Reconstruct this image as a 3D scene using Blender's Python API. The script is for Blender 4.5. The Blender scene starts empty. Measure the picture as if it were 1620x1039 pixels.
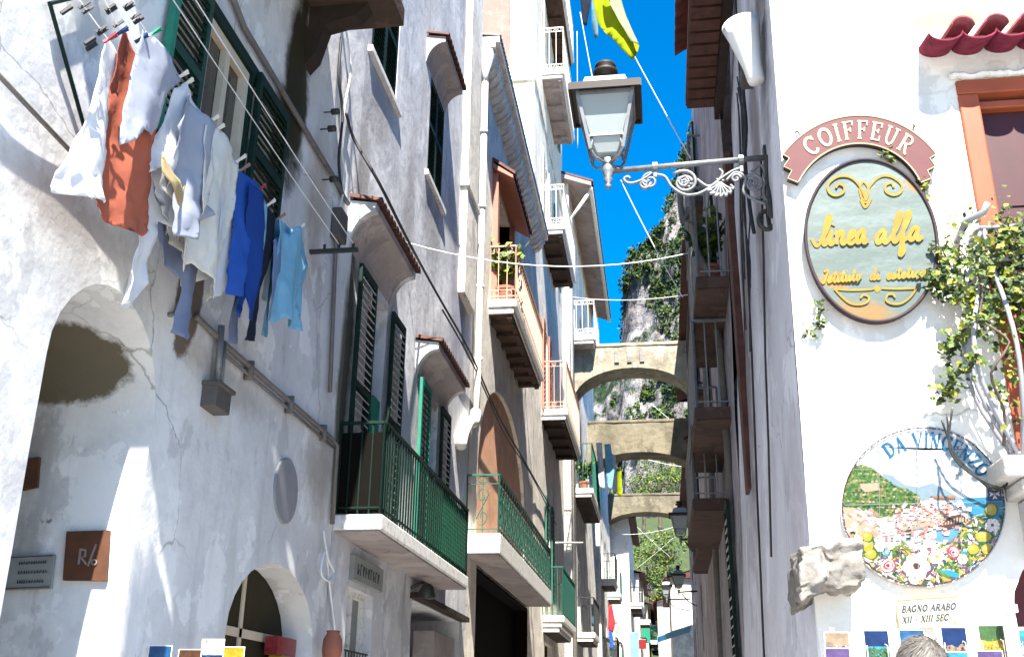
import bpy, bmesh, math, random
from mathutils import Vector, noise
from mathutils.geometry import delaunay_2d_cdt
random.seed(7)
rad = math.radians
sc = bpy.context.scene
COL = sc.collection

# ------------------------------------------------------------------ camera
F, CX, CY = 1620.0, 810.0, 519.5            # focal length and centre in photograph pixels
PITCH, YAW, ROLL = rad(20.9), rad(8.2), rad(0.7)
CAM = Vector((0, 0, 1.5))
_h = Vector((-math.sin(YAW), math.cos(YAW), 0)); _z = Vector((0, 0, 1))
FW = _h * math.cos(PITCH) + _z * math.sin(PITCH)
_r = Vector((math.cos(YAW), math.sin(YAW), 0)); _u = _r.cross(FW)
RT = _r * math.cos(ROLL) + _u * math.sin(ROLL)
UP = _u * math.cos(ROLL) - _r * math.sin(ROLL)
cam = bpy.data.cameras.new("camera"); camo = bpy.data.objects.new("camera", cam); COL.objects.link(camo)
cam.sensor_width = 36.0; cam.lens = F / 1620 * 36.0; cam.clip_start = 0.05; cam.clip_end = 3000
from mathutils import Matrix
camo.matrix_world = Matrix(((RT.x, UP.x, -FW.x, CAM.x), (RT.y, UP.y, -FW.y, CAM.y), (RT.z, UP.z, -FW.z, CAM.z), (0, 0, 0, 1)))
sc.camera = camo

# ------------------------------------------------------------------ sky and sun
SUN_EL, SUN_AZ = rad(54), rad(12.0)           # azimuth: towards +x from straight behind the camera
sc.world = bpy.data.worlds.new("World"); sc.world.use_nodes = True
wn = sc.world.node_tree; bg = wn.nodes["Background"]
sky = wn.nodes.new("ShaderNodeTexSky"); sky.sky_type = 'NISHITA'; sky.sun_disc = False
sky.sun_elevation = SUN_EL; sky.sun_rotation = math.pi - SUN_AZ
sky.air_density = 1.0; sky.dust_density = 0.0; sky.ozone_density = 3.5
hs = wn.nodes.new("ShaderNodeHueSaturation"); hs.inputs["Saturation"].default_value = 1.5
wn.links.new(sky.outputs[0], hs.inputs["Color"]); wn.links.new(hs.outputs[0], bg.inputs[0])
bg.inputs[1].default_value = 0.066
sl = bpy.data.lights.new("sun", 'SUN'); slo = bpy.data.objects.new("sun", sl); COL.objects.link(slo)
sl.energy = 4.4; sl.angle = rad(0.53); sl.color = (1.0, 0.95, 0.86)
tosun = Vector((math.sin(SUN_AZ) * math.cos(SUN_EL), -math.cos(SUN_AZ) * math.cos(SUN_EL), math.sin(SUN_EL)))
slo.rotation_euler = tosun.to_track_quat('Z', 'Y').to_euler(); slo.location = (3, -10, 30)
sc.view_settings.view_transform = 'Standard'; sc.view_settings.look = 'None'
sc.view_settings.exposure = 2.22; sc.view_settings.gamma = 1.0

# ------------------------------------------------------------------ helpers: photo pixel -> place on a real plane
def ray(px, py): return RT * ((px - CX) / F) + UP * ((CY - py) / F) + FW
def onX(px, py, x): d = ray(px, py); return CAM + d * (x / d.x)
def onY(px, py, y): d = ray(px, py); return CAM + d * (y / d.y)
def onZ(px, py, z): d = ray(px, py); return CAM + d * ((z - CAM.z) / d.z)
XL, YR, XR = -2.7, 4.8, 0.7                  # left facades, the sunlit frontal wall, right street wall
def L(px, py, off=0.0): p = onX(px, py, XL + off); return (p.y, p.z)
def FR(px, py, off=0.0): p = onY(px, py, YR - off); return (p.x, p.z)

def tag(o, label=None, cat=None, group=None, kind=None):
    if label: o["label"] = label
    if cat: o["category"] = cat
    if group: o["group"] = group
    if kind: o["kind"] = kind
    return o
def T(name, label, cat, loc, group=None):
    o = bpy.data.objects.new(name, None); o.empty_display_size = 0.1; COL.objects.link(o); o.location = loc
    return tag(o, label, cat, group)
def wloc(o):
    v = Vector((0, 0, 0))
    while o: v = v + Vector(o.location); o = o.parent
    return v
def copy_tree(o, parent=None):
    c = o.copy(); COL.objects.link(c)
    if parent: c.parent = parent
    for ch in list(o.children): copy_tree(ch, c)
    return c

class MB:
    def __init__(s): s.v = []; s.f = []; s.m = []; s.k = 0
    def mat(s, k): s.k = k; return s
    def add(s, vs, fs):
        b = len(s.v); s.v += [Vector(p) for p in vs]
        for f in fs: s.f.append([b + i for i in f]); s.m.append(s.k)
        return s
    def box(s, x0, x1, y0, y1, z0, z1):
        return s.add([(x0,y0,z0),(x1,y0,z0),(x1,y1,z0),(x0,y1,z0),(x0,y0,z1),(x1,y0,z1),(x1,y1,z1),(x0,y1,z1)],
                     [(0,3,2,1),(4,5,6,7),(0,1,5,4),(1,2,6,5),(2,3,7,6),(3,0,4,7)])
    def obox(s, c, a, b, d):                     # centre and three half vectors
        c, a, b, d = Vector(c), Vector(a), Vector(b), Vector(d)
        if a.cross(b).dot(d) < 0: a = -a
        return s.add([c-a-b-d, c+a-b-d, c+a+b-d, c-a+b-d, c-a-b+d, c+a-b+d, c+a+b+d, c-a+b+d],
                     [(0,3,2,1),(4,5,6,7),(0,1,5,4),(1,2,6,5),(2,3,7,6),(3,0,4,7)])
    def bar(s, p, q, w, d=None, upv=(0, 0, 1)):
        p, q = Vector(p), Vector(q); t = q - p
        if t.length < 1e-6: return s
        up = Vector(upv)
        if abs(t.normalized().dot(up)) > .95: up = Vector((0, 1, 0))
        a = t.cross(up).normalized() * (w / 2); b = a.cross(t).normalized() * ((d or w) / 2)
        return s.obox((p + q) / 2, t / 2, a, b)
    def tube(s, pts, r, n=8, closed=False, caps=True):
        P = [Vector(p) for p in pts]; N = len(P)
        rs = r if isinstance(r, (list, tuple)) else [r] * N
        ref = Vector((0.31, 0.17, 0.93)).normalized(); vs = []
        for i in range(N):
            if closed: t = P[(i + 1) % N] - P[i - 1]
            else: t = P[min(i + 1, N - 1)] - P[max(i - 1, 0)]
            if t.length < 1e-9: t = Vector((0, 0, 1))
            t.normalize()
            a = t.cross(ref)
            if a.length < .05: a = t.cross(Vector((1, 0, 0)))
            a.normalize(); b = t.cross(a); ref = (-b if False else ref)
            for j in range(n):
                w = 2 * math.pi * j / n; vs.append(P[i] + (a * math.cos(w) + b * math.sin(w)) * rs[i])
        fs = []
        for i in range(N if closed else N - 1):
            i2 = (i + 1) % N
            for j in range(n):
                j2 = (j + 1) % n; fs.append((i*n+j, i*n+j2, i2*n+j2, i2*n+j))
        if caps and not closed: fs.append(tuple(range(n))[::-1]); fs.append(tuple((N-1)*n + j for j in range(n)))
        return s.add(vs, fs)
    def lathe(s, prof, c, axis=(0, 0, 1), n=16):
        ax = Vector(axis).normalized(); a = ax.orthogonal().normalized(); b = ax.cross(a); c = Vector(c); vs = []; fs = []
        for (r, h) in prof:
            for j in range(n):
                w = 2*math.pi*j/n; vs.append(c + ax*h + (a*math.cos(w) + b*math.sin(w))*r)
        for i in range(len(prof) - 1):
            for j in range(n):
                j2 = (j+1) % n; fs.append((i*n+j, i*n+j2, (i+1)*n+j2, (i+1)*n+j))
        fs.append(tuple(range(n))[::-1]); fs.append(tuple((len(prof)-1)*n + j for j in range(n)))
        return s.add(vs, fs)
    def prism(s, poly, vec):
        P = [Vector(p) for p in poly]; v = Vector(vec); n = len(P)
        nrm = Vector((0, 0, 0))
        for i in range(n): nrm += P[i].cross(P[(i+1) % n])
        if nrm.dot(v) < 0: P = P[::-1]
        return s.add(P + [p + v for p in P], [tuple(range(n))[::-1], tuple(range(n, 2*n))] + [(i, (i+1) % n, n+(i+1) % n, n+i) for i in range(n)])
    def ngon(s, poly): return s.add(poly, [tuple(range(len(poly)))])
    def build(s, name, mats, parent=None, smooth=False, bevel=0, label=None, origin=None):
        me = bpy.data.meshes.new(name)
        o = bpy.data.objects.new(name, me); COL.objects.link(o)
        base = wloc(parent) if parent else Vector((0, 0, 0))
        if origin is not None: o.location = Vector(origin) - base; base = Vector(origin)
        me.from_pydata([tuple(p - base) for p in s.v], [], s.f); me.update()
        if parent: o.parent = parent
        ms = mats if isinstance(mats, (list, tuple)) else [mats]
        for m in ms: me.materials.append(M[m] if isinstance(m, str) else m)
        if len(ms) > 1:
            for p, k in zip(me.polygons, s.m): p.material_index = k
        if smooth:
            for p in me.polygons: p.use_smooth = True
            if smooth != 1:
                pass
        if bevel:
            b = o.modifiers.new("bevel", 'BEVEL'); b.width = bevel; b.segments = 2; b.limit_method = 'ANGLE'; b.angle_limit = rad(40)
        if label: o["label"] = label
        return o
    def thing(s, name, mats, label, cat, group=None, **k):
        if k.get("origin") is None and s.v:
            n = len(s.v); c = sum((p for p in s.v), Vector((0, 0, 0))) / n
            k["origin"] = (c.x, c.y, min(p.z for p in s.v))
        o = s.build(name, mats, **k); return tag(o, label, cat, group)

def spline(pts, k=6):
    P = [Vector(p) for p in pts]; out = []
    for i in range(len(P) - 1):
        a = P[max(i-1, 0)]; b = P[i]; c = P[i+1]; d = P[min(i+2, len(P)-1)]
        for j in range(k):
            t = j / k
            out.append(0.5*((2*b) + (c-a)*t + (2*a-5*b+4*c-d)*t*t + (3*b-a-3*c+d)*t**3))
    out.append(P[-1]); return out
def sag(p, q, d, n=14):
    p, q = Vector(p), Vector(q); return [p.lerp(q, i/n) - Vector((0, 0, d*4*(i/n)*(1-i/n))) for i in range(n+1)]
def inpoly(u, v, poly):
    r = False; n = len(poly); j = n-1
    for i in range(n):
        a, b = poly[i], poly[j]
        if (a[1] > v) != (b[1] > v) and u < (b[0]-a[0])*(v-a[1])/(b[1]-a[1]) + a[0]: r = not r
        j = i
    return r
def rect(u0, u1, v0, v1): return [(u0, v0), (u1, v0), (u1, v1), (u0, v1)]
def archpoly(u0, u1, v0, vs, vt, n=14):
    c = (u0+u1)/2; r = (u1-u0)/2
    return [(u0, v0), (u1, v0)] + [(c + r*math.cos(math.pi*i/n), vs + (vt-vs)*math.sin(math.pi*i/n)) for i in range(n+1)]

def wall(name, parent, mat, ax, c, outer, holes=(), sgn=1, step=0.3, amp=0.012, fr=1.1, skew=None):
    """plaster wall with real openings; holes = [(polygon, depth)], reveal faces go inwards; the surface is uneven"""
    def dense(poly):
        out = []
        for i in range(len(poly)):
            a, b = poly[i], poly[(i+1) % len(poly)]; l = math.hypot(b[0]-a[0], b[1]-a[1]); k = max(1, int(l/step))
            for j in range(k): out.append((a[0]+(b[0]-a[0])*j/k, a[1]+(b[1]-a[1])*j/k))
        return out
    loops = [dense(outer)] + [dense(h[0]) for h in holes]
    vc = []; ed = []
    for lp in loops:
        b = len(vc); vc += [Vector(p) for p in lp]; ed += [(b+i, b+(i+1) % len(lp)) for i in range(len(lp))]
    u0 = min(p[0] for p in outer); u1 = max(p[0] for p in outer); v0 = min(p[1] for p in outer); v1 = max(p[1] for p in outer)
    rnd = random.Random(hash(name) % 99 if False else 5)
    u = u0 + step/2
    while u < u1:
        v = v0 + step/2
        while v < v1:
            a, b = u + rnd.uniform(-.3, .3)*step, v + rnd.uniform(-.3, .3)*step
            if inpoly(a, b, outer) and not any(inpoly(a, b, h[0]) for h in holes): vc.append(Vector((a, b)))
            v += step
        u += step
    r = delaunay_2d_cdt(vc, ed, [], 0, 1e-5)
    V2, T3 = r[0], r[2]
    def P(u, v, d=0):
        n = amp*(noise.noise(Vector((u*fr, v*fr, c*3))) + .5*noise.noise(Vector((u*fr*2.7, v*fr*2.7, 4+c))))
        k = c + sgn*(n + d) + (skew(u, v) if skew else 0)
        return (k, u, v) if ax == 'X' else (u, k, v)
    mb = MB(); tr = []
    for t in T3:
        cu = sum(V2[i][0] for i in t)/3; cv = sum(V2[i][1] for i in t)/3
        if inpoly(cu, cv, outer) and not any(inpoly(cu, cv, h[0]) for h in holes):
            t = list(t)
            a, b, e = V2[t[0]], V2[t[1]], V2[t[2]]
            ccw = (b[0]-a[0])*(e[1]-a[1]) - (b[1]-a[1])*(e[0]-a[0]) > 0
            want = (sgn > 0) if ax == 'X' else (sgn < 0)
            if ccw != want: t = t[::-1]
            tr.append(t)
    mb.add([P(p[0], p[1]) for p in V2], tr)
    for h in holes:
        lp = dense(h[0]); n = len(lp)
        vs = [P(*p) for p in lp]
        ws = []
        for p in lp:
            q = list(P(*p)); q[0 if ax == 'X' else 1] = c - sgn*h[1]; ws.append(q)
        mb.add(vs + ws, [(i, (i+1) % n, n+(i+1) % n, n+i) for i in range(n)])
    o = mb.build(name, mat, parent, smooth=True)
    bm = bmesh.new(); bm.from_mesh(o.data)
    bmesh.ops.delete(bm, geom=[v for v in bm.verts if not v.link_faces], context='VERTS')
    bm.to_mesh(o.data); bm.free()
    return o

# ------------------------------------------------------------------ materials
M = {}
def mat(name):
    m = bpy.data.materials.new(name); m.use_nodes = True; M[name] = m
    return m, m.node_tree, m.node_tree.nodes["Principled BSDF"]
def N(nt, t, **k):
    n = nt.nodes.new(t)
    for a, b in k.items(): setattr(n, a, b)
    return n
def noise_fac(nt, scale, detail=6, rough=.6, vec=(1, 1, 1), lo=.4, hi=.6, pos=None):
    if pos is None:
        pos = N(nt, "ShaderNodeNewGeometry").outputs["Position"]
    mp = N(nt, "ShaderNodeMapping"); mp.inputs["Scale"].default_value = vec
    nt.links.new(pos, mp.inputs["Vector"])
    nz = N(nt, "ShaderNodeTexNoise"); nz.inputs["Scale"].default_value = scale; nz.inputs["Detail"].default_value = detail; nz.inputs["Roughness"].default_value = rough
    nt.links.new(mp.outputs[0], nz.inputs["Vector"])
    mr = N(nt, "ShaderNodeMapRange"); mr.inputs[1].default_value = lo; mr.inputs[2].default_value = hi; mr.clamp = True
    nt.links.new(nz.outputs["Fac"], mr.inputs[0]); return mr.outputs[0]
def mixc(nt, fac, a, b, mul=1.0):
    mx = N(nt, "ShaderNodeMix", data_type='RGBA')
    if mul != 1.0:
        mm = N(nt, "ShaderNodeMath", operation='MULTIPLY'); mm.inputs[1].default_value = mul
        nt.links.new(fac, mm.inputs[0]); fac = mm.outputs[0]
    nt.links.new(fac, mx.inputs[0])
    for i, c in ((6, a), (7, b)):
        if isinstance(c, tuple): mx.inputs[i].default_value = (*c, 1)
        else: nt.links.new(c, mx.inputs[i])
    return mx.outputs[2]
def stain_fac(nt, c, r, soft=.5, wob=.6, ns=3.0):
    g = N(nt, "ShaderNodeNewGeometry").outputs["Position"]
    sb = N(nt, "ShaderNodeVectorMath", operation='SUBTRACT'); sb.inputs[1].default_value = c; nt.links.new(g, sb.inputs[0])
    dv = N(nt, "ShaderNodeVectorMath", operation='DIVIDE'); dv.inputs[1].default_value = r; nt.links.new(sb.outputs[0], dv.inputs[0])
    ln = N(nt, "ShaderNodeVectorMath", operation='LENGTH'); nt.links.new(dv.outputs[0], ln.inputs[0])
    nz = N(nt, "ShaderNodeTexNoise"); nz.inputs["Scale"].default_value = ns; nz.inputs["Detail"].default_value = 7; nz.inputs["Roughness"].default_value = .65
    nt.links.new(g, nz.inputs["Vector"])
    ad = N(nt, "ShaderNodeMath", operation='MULTIPLY_ADD'); ad.inputs[1].default_value = wob*2; nt.links.new(nz.outputs[0], ad.inputs[0]); nt.links.new(ln.outputs["Value"], ad.inputs[2])
    mr = N(nt, "ShaderNodeMapRange"); mr.clamp = True
    mr.inputs[1].default_value = 1 + wob + soft/2; mr.inputs[2].default_value = 1 + wob - soft/2
    nt.links.new(ad.outputs[0], mr.inputs[0]); return mr.outputs[0]
def bump(nt, b, pairs, strength=.5, dist=.02):
    prev = None
    for (sc_, det, st, d) in pairs:
        g = N(nt, "ShaderNodeNewGeometry").outputs["Position"]
        nz = N(nt, "ShaderNodeTexNoise"); nz.inputs["Scale"].default_value = sc_; nz.inputs["Detail"].default_value = det; nz.inputs["Roughness"].default_value = .6
        nt.links.new(g, nz.inputs["Vector"])
        bp = N(nt, "ShaderNodeBump"); bp.inputs["Strength"].default_value = st; bp.inputs["Distance"].default_value = d
        nt.links.new(nz.outputs[0], bp.inputs["Height"])
        if prev: nt.links.new(prev, bp.inputs["Normal"])
        prev = bp.outputs[0]
    nt.links.new(prev, b.inputs["Normal"])
def plaster(name, base, var=None, dirt=(.16, .13, .11), streak=.35, chips=.5, bs=.6, stains=(), rough=.9):
    m, nt, b = mat(name)
    var = var or tuple(x*.8 for x in base)
    col = mixc(nt, noise_fac(nt, .9, 8, .65, lo=.38, hi=.64), base, var)
    col = mixc(nt, noise_fac(nt, 4.5, 8, .7, lo=.5, hi=.75), col, tuple(x*.86 for x in var), .6)
    col = mixc(nt, noise_fac(nt, 1.7, 10, .62, lo=.545, hi=.56), col, tuple(min(1, x*1.14) for x in base), .7)
    col = mixc(nt, noise_fac(nt, 1.15, 10, .66, vec=(1.3, 1.3, .8), lo=.575, hi=.60), col, tuple(x*.62 for x in var), .45)
    if streak: col = mixc(nt, noise_fac(nt, 1.0, 7, .6, vec=(5, 5, .45), lo=.54, hi=.75), col, dirt, streak)
    if chips: col = mixc(nt, noise_fac(nt, 7, 9, .72, lo=.67, hi=.71), col, dirt, chips)
    vo = N(nt, "ShaderNodeTexVoronoi", feature='DISTANCE_TO_EDGE'); vo.inputs["Scale"].default_value = 1.1
    gp = N(nt, "ShaderNodeNewGeometry").outputs["Position"]; wn_ = N(nt, "ShaderNodeTexNoise"); wn_.inputs["Scale"].default_value = 5; wn_.inputs["Detail"].default_value = 6
    nt.links.new(gp, wn_.inputs["Vector"]); wm = N(nt, "ShaderNodeMix", data_type='RGBA'); wm.inputs[0].default_value = .16; nt.links.new(gp, wm.inputs[6]); nt.links.new(wn_.outputs["Color"], wm.inputs[7]); nt.links.new(wm.outputs[2], vo.inputs["Vector"])
    ck = N(nt, "ShaderNodeMapRange"); ck.inputs[1].default_value = .007; ck.inputs[2].default_value = .002; nt.links.new(vo.outputs["Distance"], ck.inputs[0])
    cm = N(nt, "ShaderNodeMath", operation='MULTIPLY'); nt.links.new(ck.outputs[0], cm.inputs[0]); nt.links.new(noise_fac(nt, .8, 3, .5, lo=.5, hi=.6), cm.inputs[1])
    col = mixc(nt, cm.outputs[0], col, tuple(x*.7 for x in dirt), .5)
    for st_ in stains: c, r, cc, am, soft, wob = st_[:6]; col = mixc(nt, stain_fac(nt, c, r, soft, wob, st_[6] if len(st_) > 6 else 4.0), col, cc, am)
    nt.links.new(col, b.inputs["Base Color"]); b.inputs["Roughness"].default_value = rough; b.inputs["Specular IOR Level"].default_value = .2
    bump(nt, b, [(2.2, 4, bs*.8, .06), (9, 6, bs*.7, .02), (60, 4, bs*.5, .005)])
    return m
def simple(name, col, rough=.6, metal=0, var=.15, sc_=8, bs=0, spec=.4, dirt=None, trans=0):
    m, nt, b = mat(name)
    c = mixc(nt, noise_fac(nt, sc_, 6, .65, lo=.35, hi=.7), col, tuple(x*(1-var) for x in col))
    if dirt: c = mixc(nt, noise_fac(nt, sc_*1.7, 8, .7, lo=.52, hi=.66), c, dirt, .75)
    nt.links.new(c, b.inputs["Base Color"]); b.inputs["Roughness"].default_value = rough; b.inputs["Metallic"].default_value = metal; b.inputs["Specular IOR Level"].default_value = spec
    if bs: bump(nt, b, [(sc_*3, 6, bs, .01)])
    return m
def cloth(name, col, thru=.38, stripe=None):
    m, nt, b = mat(name)
    c = mixc(nt, noise_fac(nt, 5, 5, .6, lo=.35, hi=.7), col, tuple(x*.88 for x in col))
    if stripe: c = mixc(nt, noise_fac(nt, 1.0, 2, .5, vec=(30, 30, 2), lo=.45, hi=.55), c, stripe, .6)
    nt.links.new(c, b.inputs["Base Color"]); b.inputs["Roughness"].default_value = .95; b.inputs["Specular IOR Level"].default_value = .1
    tr = N(nt, "ShaderNodeBsdfTranslucent"); nt.links.new(c, tr.inputs[0])
    mx = N(nt, "ShaderNodeMixShader"); mx.inputs[0].default_value = thru
    nt.links.new(b.outputs[0], mx.inputs[1]); nt.links.new(tr.outputs[0], mx.inputs[2])
    nt.links.new(mx.outputs[0], nt.nodes["Material Output"].inputs[0])
    bump(nt, b, [(9, 3, .2, .02), (240, 2, .15, .001)])
    return m
plaster("plaster_grey", (.67, .67, .665), (.52, .515, .525), dirt=(.11, .09, .07), streak=.25, chips=.8, bs=.26, stains=[
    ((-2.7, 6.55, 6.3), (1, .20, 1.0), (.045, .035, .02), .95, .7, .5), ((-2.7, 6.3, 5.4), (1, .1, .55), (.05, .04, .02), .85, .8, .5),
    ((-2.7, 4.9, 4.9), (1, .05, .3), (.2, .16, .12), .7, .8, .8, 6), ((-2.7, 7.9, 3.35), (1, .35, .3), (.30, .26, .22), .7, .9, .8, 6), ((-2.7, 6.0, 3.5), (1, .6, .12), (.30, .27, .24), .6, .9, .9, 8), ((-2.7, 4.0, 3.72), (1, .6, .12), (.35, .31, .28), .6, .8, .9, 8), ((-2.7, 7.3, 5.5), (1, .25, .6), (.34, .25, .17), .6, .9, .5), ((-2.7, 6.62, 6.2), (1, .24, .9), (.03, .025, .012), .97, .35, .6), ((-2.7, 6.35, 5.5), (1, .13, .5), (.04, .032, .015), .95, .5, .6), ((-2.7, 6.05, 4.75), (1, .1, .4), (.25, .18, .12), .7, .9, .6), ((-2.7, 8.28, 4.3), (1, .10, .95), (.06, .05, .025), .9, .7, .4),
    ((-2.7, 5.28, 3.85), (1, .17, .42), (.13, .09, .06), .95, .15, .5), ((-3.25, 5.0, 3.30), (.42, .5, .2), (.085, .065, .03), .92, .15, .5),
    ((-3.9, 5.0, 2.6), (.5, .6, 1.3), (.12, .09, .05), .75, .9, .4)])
plaster("plaster_cool", (.60, .60, .62), (.46, .46, .48), streak=.45, chips=.6, bs=.24, stains=[
    ((-2.7, 8.34, 4.6), (1, .16, 1.3), (.035, .03, .015), .95, .6, .5), ((-2.7, 8.9, 7.4), (1, .5, .45), (.24, .22, .21), .6, .9, .9, 6), ((-2.7, 11.5, 7.4), (1, .5, .5), (.24, .22, .21), .6, .9, .9, 6), ((-2.7, 10.3, 6.9), (1, .2, 1.0), (.26, .24, .24), .6, .9, .9, 5), ((-2.7, 8.45, 6.3), (1, .2, .8), (.2, .17, .15), .6, .9, .9, 5), ((-2.7, 12.9, 4.6), (1, .25, .9), (.3, .28, .27), .6, .9, .9, 5), ((-2.7, 13.3, 7.2), (1, .5, 1.4), (.28, .27, .34), .7, .7, .5)])
plaster("plaster_cream", (.76, .70, .60), (.64, .58, .50), streak=.35, chips=.3, bs=.28)
plaster("plaster_pink", (.29, .185, .155), (.27, .165, .14), streak=.15, chips=.2, bs=.3)
plaster("plaster_peach", (.66, .37, .23), (.60, .32, .19), dirt=(.75, .68, .6), streak=.4, chips=.3, bs=.2)
plaster("plaster_white", (.78, .75, .70), (.74, .71, .66), dirt=(.30, .27, .22), streak=.06, chips=.35, bs=.45, stains=[
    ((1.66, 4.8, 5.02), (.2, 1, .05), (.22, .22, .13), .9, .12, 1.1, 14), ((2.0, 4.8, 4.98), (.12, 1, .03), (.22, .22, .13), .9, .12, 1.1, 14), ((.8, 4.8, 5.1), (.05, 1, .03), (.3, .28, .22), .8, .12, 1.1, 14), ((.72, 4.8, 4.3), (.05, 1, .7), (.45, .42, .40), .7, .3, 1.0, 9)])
plaster("plaster_right", (.65, .66, .73), (.54, .55, .62), dirt=(.13, .125, .14), streak=.22, chips=.6, bs=.35, stains=[((.72, 5.35, 5.6), (1, .30, .9), (.09, .08, .085), .8, .8, .8, 5), ((.72, 6.2, 5.0), (1, .35, 1.2), (.16, .13, .13), .75, .9, .8, 5), ((.72, 7.9, 4.5), (1, .5, 1.6), (.12, .10, .10), .75, .9, .8, 4), ((.68, 5.2, 2.5), (1, .25, .5), (.42, .40, .45), .6, .7, .8, 6)])  # bluish base colour puts the blue of the shade into the plaster
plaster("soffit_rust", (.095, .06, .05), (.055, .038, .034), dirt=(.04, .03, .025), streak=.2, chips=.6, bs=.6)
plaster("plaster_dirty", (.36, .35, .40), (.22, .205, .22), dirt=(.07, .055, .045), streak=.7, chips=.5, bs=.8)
plaster("plaster_far", (.80, .77, .70), (.58, .56, .52), streak=.4, chips=.3, bs=.4)
plaster("plaster_far_warm", (.68, .58, .47), (.55, .47, .38), streak=.4, chips=.3, bs=.4)
plaster("stone_arch_dark", (.19, .165, .115), (.11, .095, .065), dirt=(.04, .035, .02), streak=.3, chips=.8, bs=1.0)
plaster("stone_arch", (.33, .30, .235), (.19, .17, .125), dirt=(.07, .06, .035), streak=.55, chips=.8, bs=1.0)
plaster("stone_grey", (.55, .54, .52), (.42, .41, .40), dirt=(.1, .09, .08), streak=.2, chips=.5, bs=.8)
plaster("stone_rough", (.34, .32, .29), (.16, .145, .13), dirt=(.07, .06, .05), streak=.0, chips=.8, bs=1.0)
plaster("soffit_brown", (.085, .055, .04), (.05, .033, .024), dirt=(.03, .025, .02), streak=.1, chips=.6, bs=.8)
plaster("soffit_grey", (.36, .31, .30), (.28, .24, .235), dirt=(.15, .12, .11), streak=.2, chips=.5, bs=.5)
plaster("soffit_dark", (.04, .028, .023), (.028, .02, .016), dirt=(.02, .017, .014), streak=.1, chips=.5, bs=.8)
simple("slab_white", (.74, .72, .68), .8, var=.15, bs=.3, dirt=(.3, .26, .22))
simple("green_dark", (.004, .02, .014), .6, spec=.2, var=.3)
simple("green_bright", (.012, .20, .125), .5, var=.25, dirt=(.02, .14, .1))
simple("green_rail", (.018, .13, .09), .5, var=.3, dirt=(.03, .06, .05))
simple("green_pale", (.30, .42, .36), .6, var=.2)
simple("louvre_pale", (.34, .36, .36), .6, var=.2)
simple("orange_wood", (.26, .075, .035), .6, var=.3)
simple("salmon_wood", (.38, .15, .10), .6, var=.25)
simple("frame_orange", (.34, .075, .024), .5, var=.3, sc_=5)
simple("frame_cream", (.55, .47, .36), .6)
simple("maroon", (.055, .010, .013), .55, var=.25)
simple("door_red", (.10, .017, .024), .7, var=.2)
simple("door_brown", (.03, .024, .012), .7, spec=.15, var=.3)
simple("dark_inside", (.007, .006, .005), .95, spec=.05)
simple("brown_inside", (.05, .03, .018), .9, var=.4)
simple("white_iron", (.75, .72, .66), .5, var=.15)
simple("white_plastic", (.80, .80, .78), .45, var=.06)
simple("cream_rail", (.62, .40, .29), .6, var=.2)
simple("iron_dark", (.03, .032, .03), .5, var=.3)
simple("iron_grey", (.22, .23, .24), .45, .3, var=.25, dirt=(.12, .11, .1))
simple("iron_pale", (.30, .30, .33), .45, .1, var=.15)
simple("lamp_brown", (.022, .012, .009), .6, var=.3)
simple("lamp_roof", (.26, .30, .30), .5, .2, var=.1)
simple("tile_red", (.17, .045, .032), .8, var=.45, bs=.4, dirt=(.1, .06, .05))
simple("tile_maroon", (.20, .03, .055), .95, var=.5, sc_=14, bs=.6, spec=.1, dirt=(.10, .03, .04))
simple("tile_pink", (.36, .10, .12), .95, var=.5, sc_=14, bs=.6, spec=.1, dirt=(.16, .09, .09))
simple("tile_brown", (.10, .04, .028), .8, var=.5, bs=.6)
simple("cable_black", (.02, .02, .022), .6)
simple("cable_pale", (.70, .70, .70), .6)
simple("pipe_pale", (.72, .70, .64), .5, var=.12, dirt=(.5, .42, .3))
simple("pipe_grey", (.15, .135, .125), .6, var=.3, dirt=(.1, .08, .06))
simple("box_grey", (.09, .08, .075), .7, var=.3)
simple("disc_grey", (.25, .25, .265), .7, var=.15)
simple("terracotta", (.34, .12, .075), .8, var=.2)
simple("sign_rust", (.10, .036, .014), .7, var=.4, dirt=(.06, .03, .015))
simple("sign_ink", (.22, .17, .15), .8, var=.1)
simple("slate_pale", (.25, .26, .25), .8, var=.2)
simple("slate_ink", (.05, .05, .05), .8)
simple("sign_maroon", (.095, .015, .017), .6, var=.2)
simple("sign_side", (.03, .015, .02), .7)
simple("letter_cream", (.55, .47, .27), .6, var=.1)
simple("gold", (.26, .165, .02), .6, spec=.2, var=.25, dirt=(.35, .2, .02))
simple("leaf", (.085, .135, .016), .55, var=.4, sc_=30)
simple("leaf_dark", (.022, .05, .012), .6, var=.4, sc_=30)
simple("leaf_yellow", (.22, .23, .022), .6, var=.3, sc_=30)
simple("stem", (.10, .075, .05), .8)
simple("bark", (.12, .09, .065), .9, var=.4)
simple("skin", (.40, .22, .15), .5, var=.1, sc_=20)
simple("shirt", (.30, .36, .46), .9); simple("trousers", (.09, .085, .08), .9); simple("shoe", (.03, .025, .02), .5)
simple("paper", (.78, .77, .72), .6, var=.05)
simple("plaque", (.40, .345, .23), .5, var=.06); simple("plaque_edge", (.72, .55, .25), .6, var=.2); simple("ink_blue", (.012, .03, .07), .6)
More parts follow.
